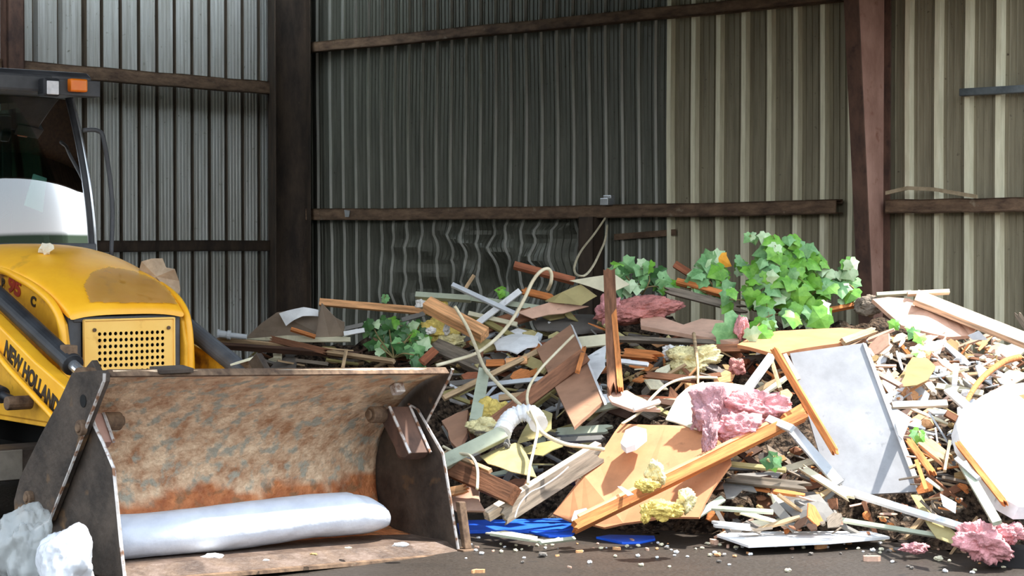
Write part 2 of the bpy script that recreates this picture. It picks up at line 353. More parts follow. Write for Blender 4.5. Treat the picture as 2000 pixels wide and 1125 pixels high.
# ---------------------------------------------------------------- loader
OT=V((-1.14474,10.43702,0)); YAW=-.88392
ldr=empty('backhoe_loader',OT,YAW)
tag(ldr,'yellow backhoe loader with a rusty front bucket lowered to the floor','backhoe loader')
MT=Matrix.Translation(OT)@Matrix.Rotation(YAW,4,'Z'); MTI=MT.inverted()
def tl(px,py,ax,val):          # pixel -> point of the loader's own frame on a plane
    c=MTI@V((0,0,H)); r=MTI.to_3x3()@ray(px,py); i='xyz'.index(ax); return c+r*((val-c[i])/r[i])
# hood: lofted sections
HS=[(-3.72,1.79,1.66,.54),(-3.45,1.80,1.69,.53),(-3.1,1.79,1.69,.50),(-2.8,1.745,1.65,.475),(-2.55,1.675,1.60,.455),(-2.35,1.60,1.55,.44),(-2.2,1.53,1.49,.43),(-2.08,1.455,1.42,.415),(-2.0,1.40,1.37,.40)]
vs=[];fs=[];N=17
for x,zc,ze,hw in HS:
    for k in range(N):
        t=-1+2*k/(N-1); y=hw*math.sin(t*PI/2)**1 if 0 else hw*t*(1.0)
        q=abs(t); z=ze+(zc-ze)*(1-q**3.2)
        vs.append((x,y,z))
for i in range(len(HS)-1):
    for k in range(N-1): q=i*N+k; fs.append((q,q+1,q+N+1,q+N))
n0=len(vs)
for x,zc,ze,hw in HS:  # lower rim
    for k in (0,N-1):
        t=-1+2*k/(N-1); vs.append((x,hw*t*.97,ze-.05))
for i in range(len(HS)-1):
    fs.append((i*N,(i+1)*N,n0+2*(i+1),n0+2*i)); fs.append((i*N+N-1,n0+2*i+1,n0+2*(i+1)+1,(i+1)*N+N-1))
# front lip
k0=(len(HS)-1)*N; n1=len(vs)
for k in range(N):
    p=vs[k0+k]; vs.append((p[0]+.005,p[1],p[2]-.045 if abs(p[1])<.39 else p[2]-.05))
for k in range(N-1): fs.append((k0+k,k0+k+1,n1+k+1,n1+k))
hood=mk('hood',vs,fs,M_yel,ldr,smooth=True,sub=1)
def hoodz(x,y):
    for (a,b) in zip(HS,HS[1:]):
        if a[0]<=x<=b[0]:
            t=(x-a[0])/(b[0]-a[0]); zc=lerp(a[1],b[1],t); ze=lerp(a[2],b[2],t); hw=lerp(a[3],b[3],t); q=min(1,abs(y)/hw); return ze+(zc-ze)*(1-q**3.2)
    return 1.4
# side panels (each side) with a raised rolled front rim
for sgn in (-1,1):
    b=MB(); y0=.43*sgn; y1=.395*sgn
    poly=[(-3.7,.85),(-3.7,1.64),(-3.1,1.655),(-2.8,1.63),(-2.55,1.575),(-2.35,1.52),(-2.15,1.44),(-2.02,1.30),(-1.98,1.15),(-1.97,.82)]
    b.prism(poly,y0,y1); sp_=b.build('side_panel',M_yeld,ldr,bev=.012)
    b=MB(); b.tube([(-3.4,.45*sgn,1.655),(-2.9,.45*sgn,1.635),(-2.55,.448*sgn,1.565),(-2.3,.446*sgn,1.495),(-2.12,.443*sgn,1.41),(-2.02,.44*sgn,1.29),(-1.985,.44*sgn,1.05),(-1.98,.44*sgn,.78)],.026,n=10); b.build('panel_rim',M_yel,ldr,smooth=True)
b=MB(); b.box((-2.6,-.37,.7),(-2.10,.37,1.36)); b.build('radiator_core',M_dark,ldr)
b=MB(); b.box((-2.1,-.39,.72),(-2.03,-.30,1.36)); b.box((-2.1,.33,.72),(-2.03,.39,1.36)); b.box((-2.1,-.36,1.31),(-2.02,.36,1.345)); b.build('grille_surround',M_gun,ldr,bev=.008)
# perforated grille plate
def grille():
    y0,y1,z0,z1=-.30,.325,.72,1.325; nx,nz=13,12; gy0,gy1,gz0,gz1=-.215,.262,.78,1.255
    vs=[];fs=[];x=-2.0
    cy=(gy1-gy0)/nx; cz=(gz1-gz0)/nz
    def vtx(y,z): vs.append((x,y,z)); return len(vs)-1
    # outer frame
    a=[vtx(y0,z0),vtx(y1,z0),vtx(y1,z1),vtx(y0,z1)]; c=[vtx(gy0,gz0),vtx(gy1,gz0),vtx(gy1,gz1),vtx(gy0,gz1)]
    for i in range(4): fs.append((a[i],a[(i+1)%4],c[(i+1)%4],c[i]))
    for i in range(nx):
        for j in range(nz):
            Y0=gy0+i*cy; Z0=gz0+j*cz; r=.0125; cc=(Y0+cy/2,Z0+cz/2)
            sq=[];ci=[]
            for k in range(8):
                A=k*PI/4; s_=[(1,0),(1,1),(0,1),(-1,1),(-1,0),(-1,-1),(0,-1),(1,-1)][k]
                sq.append(vtx(cc[0]+s_[0]*cy/2,cc[1]+s_[1]*cz/2)); ci.append(vtx(cc[0]+r*math.cos(A),cc[1]+r*math.sin(A)))
            for k in range(8): fs.append((sq[k],sq[(k+1)%8],ci[(k+1)%8],ci[k]))
    o=mk('grille_plate',vs,fs,M_gri,ldr); s=o.modifiers.new('s','SOLIDIFY'); s.thickness=.006; return o
gp=grille()
b=MB(); b.box((-2.012,-.30,1.319),(-1.985,.325,1.329)); b.box((-2.012,.319,.72),(-1.985,.329,1.325)); b.box((-2.012,-.304,.72),(-1.985,-.297,1.325)); b.build('flange',M_gri,gp)
b=MB()
for y in (-.235,.283): b.cyl((-1.992,y,1.262),(-1.982,y,1.262),.012,n=8)
b.build('bolt',M_rust,gp)
# decals
def text(name,s,size,M,m,parent,off=.0,ext=.0015,shear=0,sx=1):
    c=bpy.data.curves.new('t','FONT'); c.body=s; c.size=size; c.extrude=ext; c.offset=off; c.shear=shear
    o=bpy.data.objects.new('t',c); COL.objects.link(o); bpy.context.view_layer.update()
    me=bpy.data.meshes.new_from_object(o.evaluated_get(bpy.context.evaluated_depsgraph_get())); bpy.data.objects.remove(o)
    me.transform(M@Matrix.Scale(sx,4,(1,0,0))); me.materials.clear(); me.materials.append(m); me.name=name
    q=bpy.data.objects.new(name,me); COL.objects.link(q); q.parent=parent; return q
def side(x,z,ang,y): # text plane on the side facing -y
    return Matrix.Translation((x,y,z))@Matrix.Rotation(ang,4,'Y')@Matrix.Rotation(PI/2,4,'X')
text('model_number','95',.13,side(-2.80,1.50,.24,-.434),M_red,ldr,off=.007,sx=1.45)
text('model_letter','C',.085,side(-2.47,1.415,.25,-.434),M_ink,ldr,off=.004,sx=1.2)
text('model_letter','B',.085,side(-2.90,1.515,.18,-.434),M_ink,ldr,off=.004,sx=1.1)
# cab
cab=[(-3.62,.58,1.76),(-3.70,.47,2.83)]
def cabpt(z,sgn,back=False):
    t=(z-1.76)/1.07; x=-3.62-.25*t*t; y=lerp(.585,.535,t)*sgn
    return V((x-1.45 if back else x, y*1.05 if back else y, z))
for back in (False,True):
    for sgn in (-1,1):
        b=MB(); p=cabpt(1.70,sgn,back); q=cabpt(2.85,sgn,back)
        b.tube([cabpt(1.70+1.15*k/6,sgn,back) for k in range(7)],.028,n=8); pil=b.build('cab_pillar',M_blk,ldr,smooth=True)
        if not back:
            b=MB(); b.tube([cabpt(1.70+1.15*k/6,sgn)+V((.03,.012*sgn,0)) for k in range(7)],.011,n=6); b.build('seal_strip',M_chr,pil,smooth=True)
M_ws=glassmat('green_tinted_glass',(150,190,175),.14); M_gl=glassmat('side_window_glass',(170,205,190),.06)
def pane(name,c,m):
    b=MB(); c=[V(p) for p in c]; nn=(c[1]-c[0]).cross(c[3]-c[0]).normalized()*.005
    b.add(c+[p+nn for p in c],[(0,1,2,3),(7,6,5,4),(0,4,5,1),(1,5,6,2),(2,6,7,3),(3,7,4,0)]); return b.build(name,m,ldr)
def curved_ws():
    vs=[];fs=[];n=12
    for j in range(17):
        z=lerp(1.78,2.83,j/16)
        for i in range(n+1):
            t=-1+2*i/n; p=cabpt(z,1); vs.append((p.x+.10*(1-t*t)+.0,p.y*t,z))
    for j in range(16):
        for i in range(n): q=j*(n+1)+i; fs.append((q,q+1,q+n+2,q+n+1))
    return mk('windshield',vs,fs,M_ws,ldr,smooth=True)
curved_ws()
pane('rear_window',[cabpt(1.95,-1,1),cabpt(1.95,1,1),cabpt(2.8,1,1),cabpt(2.8,-1,1)],M_gl)
for sgn in (-1,1): pane('side_window',[cabpt(1.78,sgn),cabpt(1.78,sgn,1),cabpt(2.82,sgn,1),cabpt(2.82,sgn)],M_gl)
b=MB(); b.box((-5.25,-.62,.85),(-3.62,.62,1.76)); b.build('cab_body',M_yeld,ldr,bev=.03)
b=MB(); b.box((-3.72,-.5,1.70),(-3.50,.56,1.80)); b.build('cowl',M_gun,ldr,bev=.015)
b=MB(); b.box((-4.0,-.3,1.75),(-3.78,.3,1.86)); b.build('dashboard',M_blk,ldr,bev=.03)
b=MB(); b.box((-4.9,-.24,1.75),(-4.4,.24,1.95)); b.box((-4.98,-.23,1.9),(-4.84,.23,2.55)); b.box((-4.97,-.13,2.57),(-4.87,.13,2.72)); b.build('seat',M_blk,ldr,bev=.04)
b=MB(); b.tube([(-4.0,.0,1.85),(-4.12,.0,2.05)],.02,sm=1); b.tube([(-4.1+.05*math.cos(a),.19*math.sin(a),2.06+.1*math.cos(a)) for a in [i*PI/8 for i in range(17)]],.014,sm=1); b.build('steering_wheel',M_blk,ldr,smooth=True)
b=MB(); b.box((-4.7,.36,1.75),(-4.62,.44,2.75)); b.box((-4.95,-.5,2.72),(-3.8,-.44,2.80)); b.build('interior_post',M_blk,ldr,bev=.01)
# pale plate low in the windshield; its bright reflection is painted into the colour
b=MB(); b.prism([(-.055,-.10),(.05,-.15),(.075,.10),(-.0,.13)],0,.02,f=lambda x,y,z:(-4.05+y,.335+x*1.35,2.17+z)); b.build('reflection_plate',mat('painted_reflection',(214,220,236),(226,232,244),rough=.3,scale=4,bump=0),ldr,bev=.004)
# roof
b=MB(); b.prism([(-5.2,2.86),(-5.2,2.98),(-3.55,3.0),(-3.42,2.985),(-3.36,2.95),(-3.40,2.83),(-3.6,2.83)],-.58,.46); b.build('cab_roof',M_gun,ldr,bev=.02)
b=MB(); b.box((-3.42,-.52,2.832),(-3.35,.16,2.955)); b.build('roof_visor',M_gun,ldr,bev=.02)
b=MB(); b.box((-3.5,.20,2.82),(-3.36,.52,2.93)); b.build('lamp_bracket',M_gun,ldr,bev=.006)
b=MB(); b.box((-3.40,.27,2.845),(-3.31,.40,2.935)); lt=b.build('indicator_lamp',M_amber,ldr,bev=.012)
b=MB(); b.box((-3.38,.05,2.80),(-3.26,.17,2.925)); lt=b.build('work_lamp',M_blk,ldr,bev=.018)
b=MB(); b.box((-3.262,.066,2.812),(-3.25,.154,2.905)); b.build('lens',M_lens,lt,bev=.006)
b=MB(); b.tube([(-3.62,.515,2.60),(-3.6,.62,2.60),(-3.58,.66,2.52),(-3.60,.73,2.10),(-3.60,.72,1.70)],.016,n=8,sm=5); b.tube([(-3.6,.60,1.73),(-3.6,.72,1.70)],.014,sm=1); b.build('grab_rail',M_gun,ldr,smooth=True)
# loader arms, cylinders, hydraulics
for sgn in (-1,1):
    y=.70*sgn
    b=MB(); b.prism([(-3.6,1.62),(-3.65,1.44),(-2.4,1.20),(-1.75,.93),(-1.30,.72),(-1.12,.50),(-1.0,.40),(-.94,.46),(-1.0,.66),(-1.15,.90),(-1.75,1.10),(-2.4,1.36)],y-.05,y+.05); b.v=[v-V((0,0,.50 if sgn>0 else 0)) for v in b.v]; arm=b.build('loader_arm',M_yel,ldr,bev=.012)
    yo=y+.054*sgn
    b=MB(); b.tube([(-3.4,yo+.03*sgn,1.42),(-2.4,yo+.03*sgn,1.20),(-2.0,yo+.03*sgn,1.03),(-1.45,yo+.03*sgn,.80),(-1.3,yo+.03*sgn,.72)],.019,n=8); b.v=[v-V((0,0,.50 if sgn>0 else 0)) for v in b.v]; b.build('hydraulic_pipe',M_yel,arm,smooth=True)
    # bucket cylinder
    yc=.615*sgn
    b=MB(); dz=.14 if sgn>0 else 0; p=V((-3.0,yc,1.64-dz)); q=V((-1.56,yc,1.10-dz)); b.cyl(p,q,.058,n=20); b.cyl(q,q+(q-p).normalized()*.05,.068,n=20)
    cy_=b.build('lift_cylinder',M_blk if sgn<0 else M_gun,ldr,smooth=False,bev=.006)
    d=(q-p).normalized(); b=MB(); b.cyl(q,q+d*.20,.034,n=14); b.build('piston_rod',M_chr,cy_)
    e_=q+d*.24; b=MB(); b.cyl(e_+V((0,-.06,0)),e_+V((0,.06,0)),.065,n=16); b.cyl(e_+V((0,-.09,0)),e_+V((0,.09,0)),.03,n=12); b.build('rod_eye',M_rust,cy_,bev=.005)
    b=MB(); n_=V((d.z*-1,0,d.x)); b.tube([p+n_*.07,q+n_*.075+V((-.3,0,0)),q+n_*.08],.012,sm=1); b.build('cylinder_line',M_chr,cy_)
    b=MB(); b.box((q.x-.07,yc-.03,q.z+.04),(q.x+.05,yc+.03,q.z+.10)); b.build('port_block',M_rust,cy_,bev=.008)
    # linkage to the bucket
    b=MB(); b.prism([(-1.45,1.06),(-1.35,1.12),(-.93,.74),(-.92,.50),(-1.0,.46),(-1.05,.62)],y-.14*sgn-.02,y-.14*sgn+.02); b.build('bucket_link',M_bplate,ldr,bev=.006)
T=text('arm_lettering','NEW HOLLAND',.135,side(-2.17,1.125,.43,-.7525),M_ink,ldr,off=.006,sx=.80)
# frame, axle, wheels
b=MB(); b.prism([(-3.6,.72),(-1.55,.72),(-1.42,.78),(-1.42,.84),(-1.7,1.0),(-2.4,1.15),(-3.6,1.2)],-.66,-.63); b.prism([(-3.6,.72),(-1.55,.72),(-1.42,.78),(-1.42,.84),(-1.7,1.0),(-2.4,1.15),(-3.6,1.2)],.63,.66)
b.box((-3.6,-.66,.70),(-1.5,.66,.74)); b.build('side_frame',M_yeld,ldr,bev=.005)
b=MB(); b.box((-5.2,-.35,.5),(-1.95,.35,.84)); b.build('chassis',M_dark,ldr,bev=.02)
b=MB(); b.box((-2.25,-.95,.37),(-1.97,.95,.565)); bm_=b.build('front_axle_beam',M_bplate,ldr,bev=.015)
b=MB(); b.box((-1.975,-.93,.378),(-1.955,-.73,.556)); b.build('cover_plate',mat('pale_grey_plate',(96,90,80),(124,116,104),scale=6),bm_,bev=.004)
b=MB(); b.cyl((-1.42,-.78,.70),(-1.42,-.70,.70),.055,n=16); b.cyl((-1.42,-.80,.70),(-1.42,-.68,.70),.028,n=12); b.build('lower_pin_boss',M_rust,ldr,bev=.004)
b=MB(); b.cyl((-2.42,-.80,.93),(-2.08,-.80,.88),.052,n=16); b.cyl((-2.14,-.80,.89),(-1.93,-.80,.86),.026,n=10); b.build('hose_coupling',M_blk,ldr,bev=.006)
b=MB(); b.cyl((-1.90,-.86,.845),(-1.90,-.70,.845),.042,n=14); b.build('pivot_pin',M_rust,ldr,bev=.006)
M_tyre=mat('black_tyre_rubber',(24,23,22),(44,42,40),rough=.9,scale=9,bump=.3)
def wheel(x,y,r,wd):
    b=MB(); n=36; prof=[(-.5,.55),(-.5,.8),(-.42,.95),(-.2,1),(.2,1),(.42,.95),(.5,.8),(.5,.55)]; vs=[];fs=[]
    for i in range(n):
        a=2*PI*i/n
        for (u,k) in prof: kk=k*(1.0 if (i%3 or k<.94) else .955); vs.append((x+r*kk*math.cos(a),y+u*wd,r+r*kk*math.sin(a)))
    L=len(prof)
    for i in range(n):
        for k in range(L-1): fs.append((i*L+k,i*L+k+1,((i+1)%n)*L+k+1,((i+1)%n)*L+k))
    wm=mk('wheel',vs,fs,M_tyre,ldr); b=MB(); b.cyl((x,y-wd*.3,r),(x,y+wd*.3,r),r*.57,n=28); b.cyl((x,y-wd*.42,r),(x,y+wd*.42,r),r*.2,n=16); b.build('rim',M_yeld,wm,bev=.01)
for s_ in (-1,1): wheel(-3.0,.88*s_,.47,.30); wheel(-4.95,.82*s_,.70,.42)
# ---- bucket (a part) and its sub-parts, tipped a little to the loader's left
bz=lambda x,y,z:(x,y,z-.0365*y)
M_orr=mat('fresh_orange_rust',(128,72,44),(176,112,72),rough=.7,scale=9,bump=.5,bs=30,c3=(150,116,90),s3=9,a3=.6)
b=MB(); n=1
prof=[(-.135,1.093),(-.30,1.045),(-.48,.955),(-.646,.826),(-.77,.68),(-.835,.52),(-.845,.36),(-.80,.21),(-.70,.11),(-.55,.075),(-.30,.06),(-.10,.05)]
pr=[]
for k in range(len(prof)-1):
    a_=prof[max(k-1,0)];b_=prof[k];c_=prof[k+1];d_=prof[min(k+2,len(prof)-1)]
    for i in range(4):
        t=i/4; pr.append(tuple(.5*(2*b_[q]+(c_[q]-a_[q])*t+(2*a_[q]-5*b_[q]+4*c_[q]-d_[q])*t*t+(3*b_[q]-a_[q]-3*c_[q]+d_[q])*t**3) for q in (0,1)))
prof=pr+[prof[-1]]
vs=[];fs=[];NY=80
for j in range(NY+1):
    y=lerp(-1.075,1.075,j/NY)
    for k,(x,z) in enumerate(prof): 
        d=.012*noise.noise(V((x*4,y*4,z*4))); vs.append(bz(x+d,y,z+d))
L=len(prof)
for j in range(NY):
    for k in range(L-1): fs.append((j*L+k,j*L+k+1,(j+1)*L+k+1,(j+1)*L+k))
bk=mk('bucket',vs,fs,M_bshell,ldr,smooth=True)
at_=bk.data.attributes.new('rust','FLOAT','POINT')
for j in range(NY+1):
    for k in range(L):
        q=(.40+.14*noise.noise(V((j*.09,k*.15,0)))+.06*noise.noise(V((j*.4,k*.7,3)))-prof[k][1])/.05
        at_.data[j*L+k].value=max(0,min(1,q)) if k>16 else 0
t=M_bshell.node_tree; pb=t.nodes['Principled BSDF']; src=pb.inputs['Base Color'].links[0].from_socket
an=t.nodes.new('ShaderNodeAttribute'); an.attribute_name='rust'; mx=t.nodes.new('ShaderNodeMixRGB'); hs=t.nodes.new('ShaderNodeMixRGB'); hs.blend_type='MULTIPLY'; hs.inputs[0].default_value=1
hs.inputs[2].default_value=srgb((218,160,122)); t.links.new(src,hs.inputs[1]); t.links.new(src,mx.inputs[1]); t.links.new(hs.outputs[0],mx.inputs[2]); t.links.new(an.outputs['Fac'],mx.inputs[0]); t.links.new(mx.outputs[0],pb.inputs['Base Color']); s_=bk.modifiers.new('s','SOLIDIFY'); s_.thickness=.022; s_.offset=0
b=MB(); b.prism([(-.55,.085),(-.56,.03),(.0,.012),(.035,.02),(-.12,.085)],-1.10,1.10,f=bz); b.build('cutting_edge',M_blip,bk,bev=.004)
b=MB(); b.prism([(-.0,.008),(.04,.012),(.035,.03),(-.0,.034)],-1.105,1.105,f=bz); b.build('wear_lip',M_rust,bk)
b=MB(); b.prism([(-.11,1.075),(-.15,1.11),(-.19,1.10),(-.15,1.065)],-1.1,1.1,f=bz); b.build('top_rail',M_rust,bk,bev=.006)
# outer back plate on the loader's right
PA=[(-.46,1.075),(-.13,1.105),(-.09,1.09),(-.095,1.05),(-.20,.92),(-.243,.866),(-.48,.565),(-.724,.263),(-.90,.19),(-1.091,.156),(-1.17,.22),(-1.18,.32),(-1.10,.46),(-.842,.712),(-.60,.93)]
o=None
b=MB(); b.prism(PA,-1.145,-1.115,f=bz); pa=b.build('outer_side_plate',M_bplate,bk)
def rim(poly,y,r,m,par,close=False):
    b=MB(); b.tube([bz(x,y,z) for x,z in poly],r,n=6,sm=1); return b.build('plate_edge',m,par)
b=MB(); q=[V(bz(x,-1.148,z)) for x,z in PA[2:9]]; b.tube(q,.009,n=5,sm=1); pe=b.build('front_edge',M_edge,bk)
for (px,py,r) in ((163,835,.042),(61,972,.040)):
    p=tl(px,py,'y',-1.145); b=MB(); b.cyl((p.x,-1.175,p.z),(p.x,-1.14,p.z),r,n=18); b.cyl((p.x,-1.185,p.z),(p.x,-1.17,p.z),r*.6,n=14); b.build('bolt_head',M_rust,bk,bev=.006)
p=tl(163,783,'y',-1.145); b=MB(); b.cyl((p.x,-1.1485,p.z),(p.x,-1.10,p.z),.034,n=18); b.build('pin_hole',M_dark,bk)
# jaw side plates
JL=[(-.36,.86),(-.31,.80),(-.22,.72),(-.105,.60),(-.085,.50),(-.03,.22),(.012,.04),(-.28,.03),(-.66,.06),(-.86,.2),(-.88,.4),(-.6,.7)]
b=MB(); b.prism(JL,-1.105,-1.08,f=bz); b.build('jaw_side_plate',M_bplate,bk)
b=MB(); b.tube([bz(x,-1.092,z) for x,z in JL[0:7]],.011,n=5,sm=1); b.build('jaw_plate_edge',M_edge,bk)
JR=[(-.514,.866),(-.42,.84),(-.172,.60),(-.13,.45),(-.02,.04),(-.28,.03),(-.70,.06),(-.86,.2),(-.88,.4),(-.74,.76)]
b=MB(); b.prism(JR,1.08,1.105,f=bz); b.build('jaw_side_plate',M_bplate,bk)
b=MB(); b.tube([bz(x,1.092,z) for x,z in JR[0:5]],.009,n=5,sm=1); b.build('jaw_plate_edge',M_edge,bk)
PR=[(-.12,1.10),(-.135,1.07),(-.385,.76),(-.75,.60),(-1.1,.2),(-1.15,.35),(-.84,.72),(-.46,1.07)]
b=MB(); b.prism(PR,1.112,1.14,f=bz); b.build('outer_side_plate',M_bplate,bk)
b=MB(); b.tube([bz(x,1.126,z) for x,z in PR[0:3]],.011,n=5,sm=1); b.build('front_edge',M_edge,bk)
b=MB(); b.box((.0,1.06,-.02),(.045,1.17,.0),M=Matrix.Translation((0,0,0))); 
b=MB(); b.prism([(-.03,.06),(.01,.05),(-.05,.32),(-.09,.32)],1.12,1.17,f=bz); b.prism([(-.1,.0),(.05,.0),(.04,.05),(-.08,.05)],1.08,1.18,f=bz); b.build('corner_guard',M_rust,bk,bev=.005)
# jaw cylinder guard at the right end and its mate at the left end
for sg in (1,-1):
    y=.97 if sg>0 else -1.015; W_=.075 if sg>0 else .038
    gx=lambda x,yy,z:bz(x,yy,z)
    b=MB(); sec=[]; vs=[];fs=[]; n=10
    A=V((-.44,0,.86)); B=V((-.24,0,.60)) if sg>0 else V((-.33,0,.715)); d=(B-A).normalized(); nn=V((d.z,0,-d.x))
    if nn.x>0: nn=-nn
    for i in range(n+1):
        t=i/n; c=A.lerp(B,t); hw=W_; dep=.16*(1-.15*t) if t<.75 else .16*math.sqrt(max(0,1-((t-.7)/.34)**2))
        for yy,dd in ((-hw,0),(-hw,dep*.7),(-hw*.5,dep),(hw*.5,dep),(hw,dep*.7),(hw,0)): vs.append(bz(c.x+nn.x*dd,y+yy,c.z+nn.z*dd))
    for i in range(n):
        for k in range(6): fs.append((i*6+k,i*6+(k+1)%6,(i+1)*6+(k+1)%6,(i+1)*6+k))
    fs+=[tuple(range(6)),tuple(range(n*6,n*6+6))]
    g=mk('cylinder_guard',vs,fs,M_redbrown if sg>0 else M_pinksteel,bk,bev=.004)
    for yy in (-W_,W_):
        b=MB(); b.tube([bz(A.x+.005,y+yy,A.z),bz(B.x+.01,y+yy,B.z)],.010,n=5,sm=1); b.build('guard_edge',M_edge,bk)
    b=MB(); b.cyl(bz(-.50,y-.17*sg,.81),bz(-.50,y-.07*sg,.81),.05,n=18); b.cyl(bz(-.50,y-.19*sg,.81),bz(-.50,y-.17*sg,.81),.03,n=14); b.build('pin_boss',M_rust,bk,bev=.008)
b=MB(); b.box((-.03,-.035,-.03),(.03,.035,.03),M=Matrix.Translation(bz(-.36,.90,.97))@Matrix.Rotation(-.5,4,'Y')); b.build('weld_lug',M_edge,bk,bev=.008)
b=MB(); b.box((-.06,-.10,-.012),(.06,.10,.012),M=Matrix.Translation(bz(-.16,-.72,1.105))@Matrix.Rotation(.1,4,'Y')); b.build('loose_tab',M_bplate,bk,bev=.003)

def world(m,v): return m@V(v)
# white plastic roll in the bucket
vs=[];fs=[];NS=64;NR=22
for j in range(NS+1):
    t=j/NS; y=lerp(-1.04,.86,t); k=min(1,math.sqrt(max(0,1-((t-.86)/.14)**2))) if t>.86 else (1 if t>.04 else .85+.15*t/.04)
    for i in range(NR):
        a=2*PI*i/NR; rx=.19*k; rz=.125*k*(1 if t<.86 else .95)
        q=1+.05*noise.noise(V((math.cos(a)*1.2,math.sin(a)*1.2,y*2.2)))*2+.03*noise.noise(V((math.cos(a)*3,math.sin(a)*3,y*7)))
        x=-.42+rx*math.cos(a)*q; z=.105+rz+rz*math.sin(a)*q+.02*math.sin(y*1.7)+.004*(1-k)*10-.02*(1-t)
        vs.append(MT@V(bz(x,y,max(z,.09))))
for j in range(NS):
    for i in range(NR): fs.append((j*NR+i,j*NR+(i+1)%NR,(j+1)*NR+(i+1)%NR,(j+1)*NR+i))
fs+=[tuple(range(NR)),tuple(range(NS*NR,NS*NR+NR))]
tag(mk('plastic_bag',vs,fs,M_roll,smooth=True),'long white plastic bag lying full length inside the rusty bucket','bag')

# brown film lying over the hood's front corner, scraps on the hood
fp=[(-2.04,-.24),(-2.2,-.20),(-2.36,-.06),(-2.44,.10),(-2.40,.24),(-2.3,.36),(-2.15,.385),(-2.03,.37),(-2.02,.2),(-2.02,0)]
def inpoly(x,y,p):
    c=False
    for i in range(len(p)):
        a,b_=p[i],p[i-1]
        if (a[1]>y)!=(b_[1]>y) and x<(b_[0]-a[0])*(y-a[1])/(b_[1]-a[1])+a[0]: c=not c
    return c
vs=[];fs=[];ix={}
g=.009
def fv(i,j):
    if (i,j) not in ix:
        x=-2.46+i*g; y=-.26+j*g; ix[(i,j)]=len(vs); vs.append(MT@V((x,y,hoodz(x,y)+.010+.010*abs(noise.noise(V((x*14,y*14,0))))))) 
    return ix[(i,j)]
for i in range(54):
    for j in range(76):
        x=-2.46+(i+.5)*g; y=-.26+(j+.5)*g
        if inpoly(x,y,fp) and x<-2.01: fs.append((fv(i,j),fv(i+1,j),fv(i+1,j+1),fv(i,j+1)))
tag(mk('dirty_film',vs,fs,M_film,smooth=True),'brown dirty plastic film draped over the front corner of the yellow hood','film')
p=MT@V((-2.42,.44,1.55)); vs=[];fs=[]
ol=[(-.11,-.06),(-.13,.05),(-.10,.13),(-.03,.15),(.03,.15),(.06,.09),(.12,.08),(.14,.0),(.15,-.06),(.12,-.13),(.08,-.08),(.0,-.07)]
for k,(x,z) in enumerate(ol): vs.append(p+V((x,.03*math.sin(k*1.9),z)))
n=len(ol); vs+=[q+V((.0,.008,0)) for q in vs]; vs+=[p+V((0,-.03,.03)),p+V((.07,.03,.02))]
fs=[(k,(k+1)%n,2*n) for k in range(n)]+[(n+k,n+(k+1)%n,2*n) for k in range(n)]+[(k,(k+1)%n,n+(k+1)%n,n+k) for k in range(n)]
tag(mk('brown_scrap',vs[:-1],fs,M_paper),'crumpled brown paper scrap standing up behind the front of the yellow hood','paper')
q=tl(90,520,'y',-.18); z=hoodz(q.x,-.18); p=MT@V((q.x,-.18,z+.03)); tag(blobmesh('paper_crumb',(.045,.03,.04),mat('pale_paper',(206,196,170),(228,220,200),scale=9),loc=p,seed=4,sub=2,amp=.5,smooth=False),'small crumpled pale paper on top of the yellow hood','paper')
# plastic bags at the foot of the bucket
def crumple(name,label,px,py,Y,rx,ry,m,seed):
    c=at(px,py,Y); bmx=bmesh.new(); bmesh.ops.create_icosphere(bmx,subdivisions=5,radius=1); so=V((seed,seed*2,0))
    for v in bmx.verts:
        d=v.co.normalized(); k=1+.40*noise.noise(d*1.3+so)+.30*abs(noise.noise(V((d.x*2.2,d.y*2.2,d.z*1.1))+so))-.10*abs(noise.noise(V((d.x*7,d.y*7,d.z*2.5))+so))+.05*abs(noise.noise(V((d.x*16,d.y*16,d.z*4))+so))
        v.co=V((d.x*rx,d.y*ry*.8,d.z*ry))*k
        if v.co.z+c.z<.004: v.co.z=.004-c.z
    me=bpy.data.meshes.new(name); bmx.to_mesh(me); bmx.free(); me.materials.append(m)
    for p_ in me.polygons: p_.use_smooth=True
    o=bpy.data.objects.new(name,me); COL.objects.link(o); o.location=c; tag(o,label,'bag')
crumple('plastic_bag','crumpled clear milky plastic bag on the floor at the lower left corner',52,1075,9.95,.145,.21,M_bag,3)
crumple('plastic_bag','crumpled bright white plastic bag on the floor against the bucket side plate',128,1104,9.62,.13,.165,M_bag2,8)

# ---------------------------------------------------------------- rubble heap
TOE=[(-3.2,14.0),(-2.2,13.6),(-1.2,12.9),(-.4,12.7),(.2,12.2),(.8,11.75),(1.6,11.55),(2.2,11.3),(2.8,10.95),(4.5,10.8)]
CRZ=[(-3.1,0),(-2.7,.45),(-2.3,.80),(-1.6,1.05),(-.8,1.12),(0,1.16),(1,1.24),(2.4,1.26),(3.1,1.22),(3.8,.95),(4.6,.6)]
YC=15.0
def hz(x,y):
    y0=interp(x,TOE); zc=interp(x,CRZ)
    if y<=y0: return -.02
    if y<YC: z=zc*((y-y0)/(YC-y0))**.82
    else: z=zc*(1-.12*(y-YC))
    return z
def hd(px,py):           # depth at which the photograph's ray through a pixel meets the heap
    r=ray(px,py); Y=9.5
    while Y<16.5:
        p=V((0,0,H))+r*(Y/r.y)
        if p.z<=hz(p.x,Y): return Y
        Y+=.02
    return 15.0 if py<700 else 12.0
def P(px,py,d=.1,Y=None): return at(px,py,(Y if Y else hd(px,py))-d)
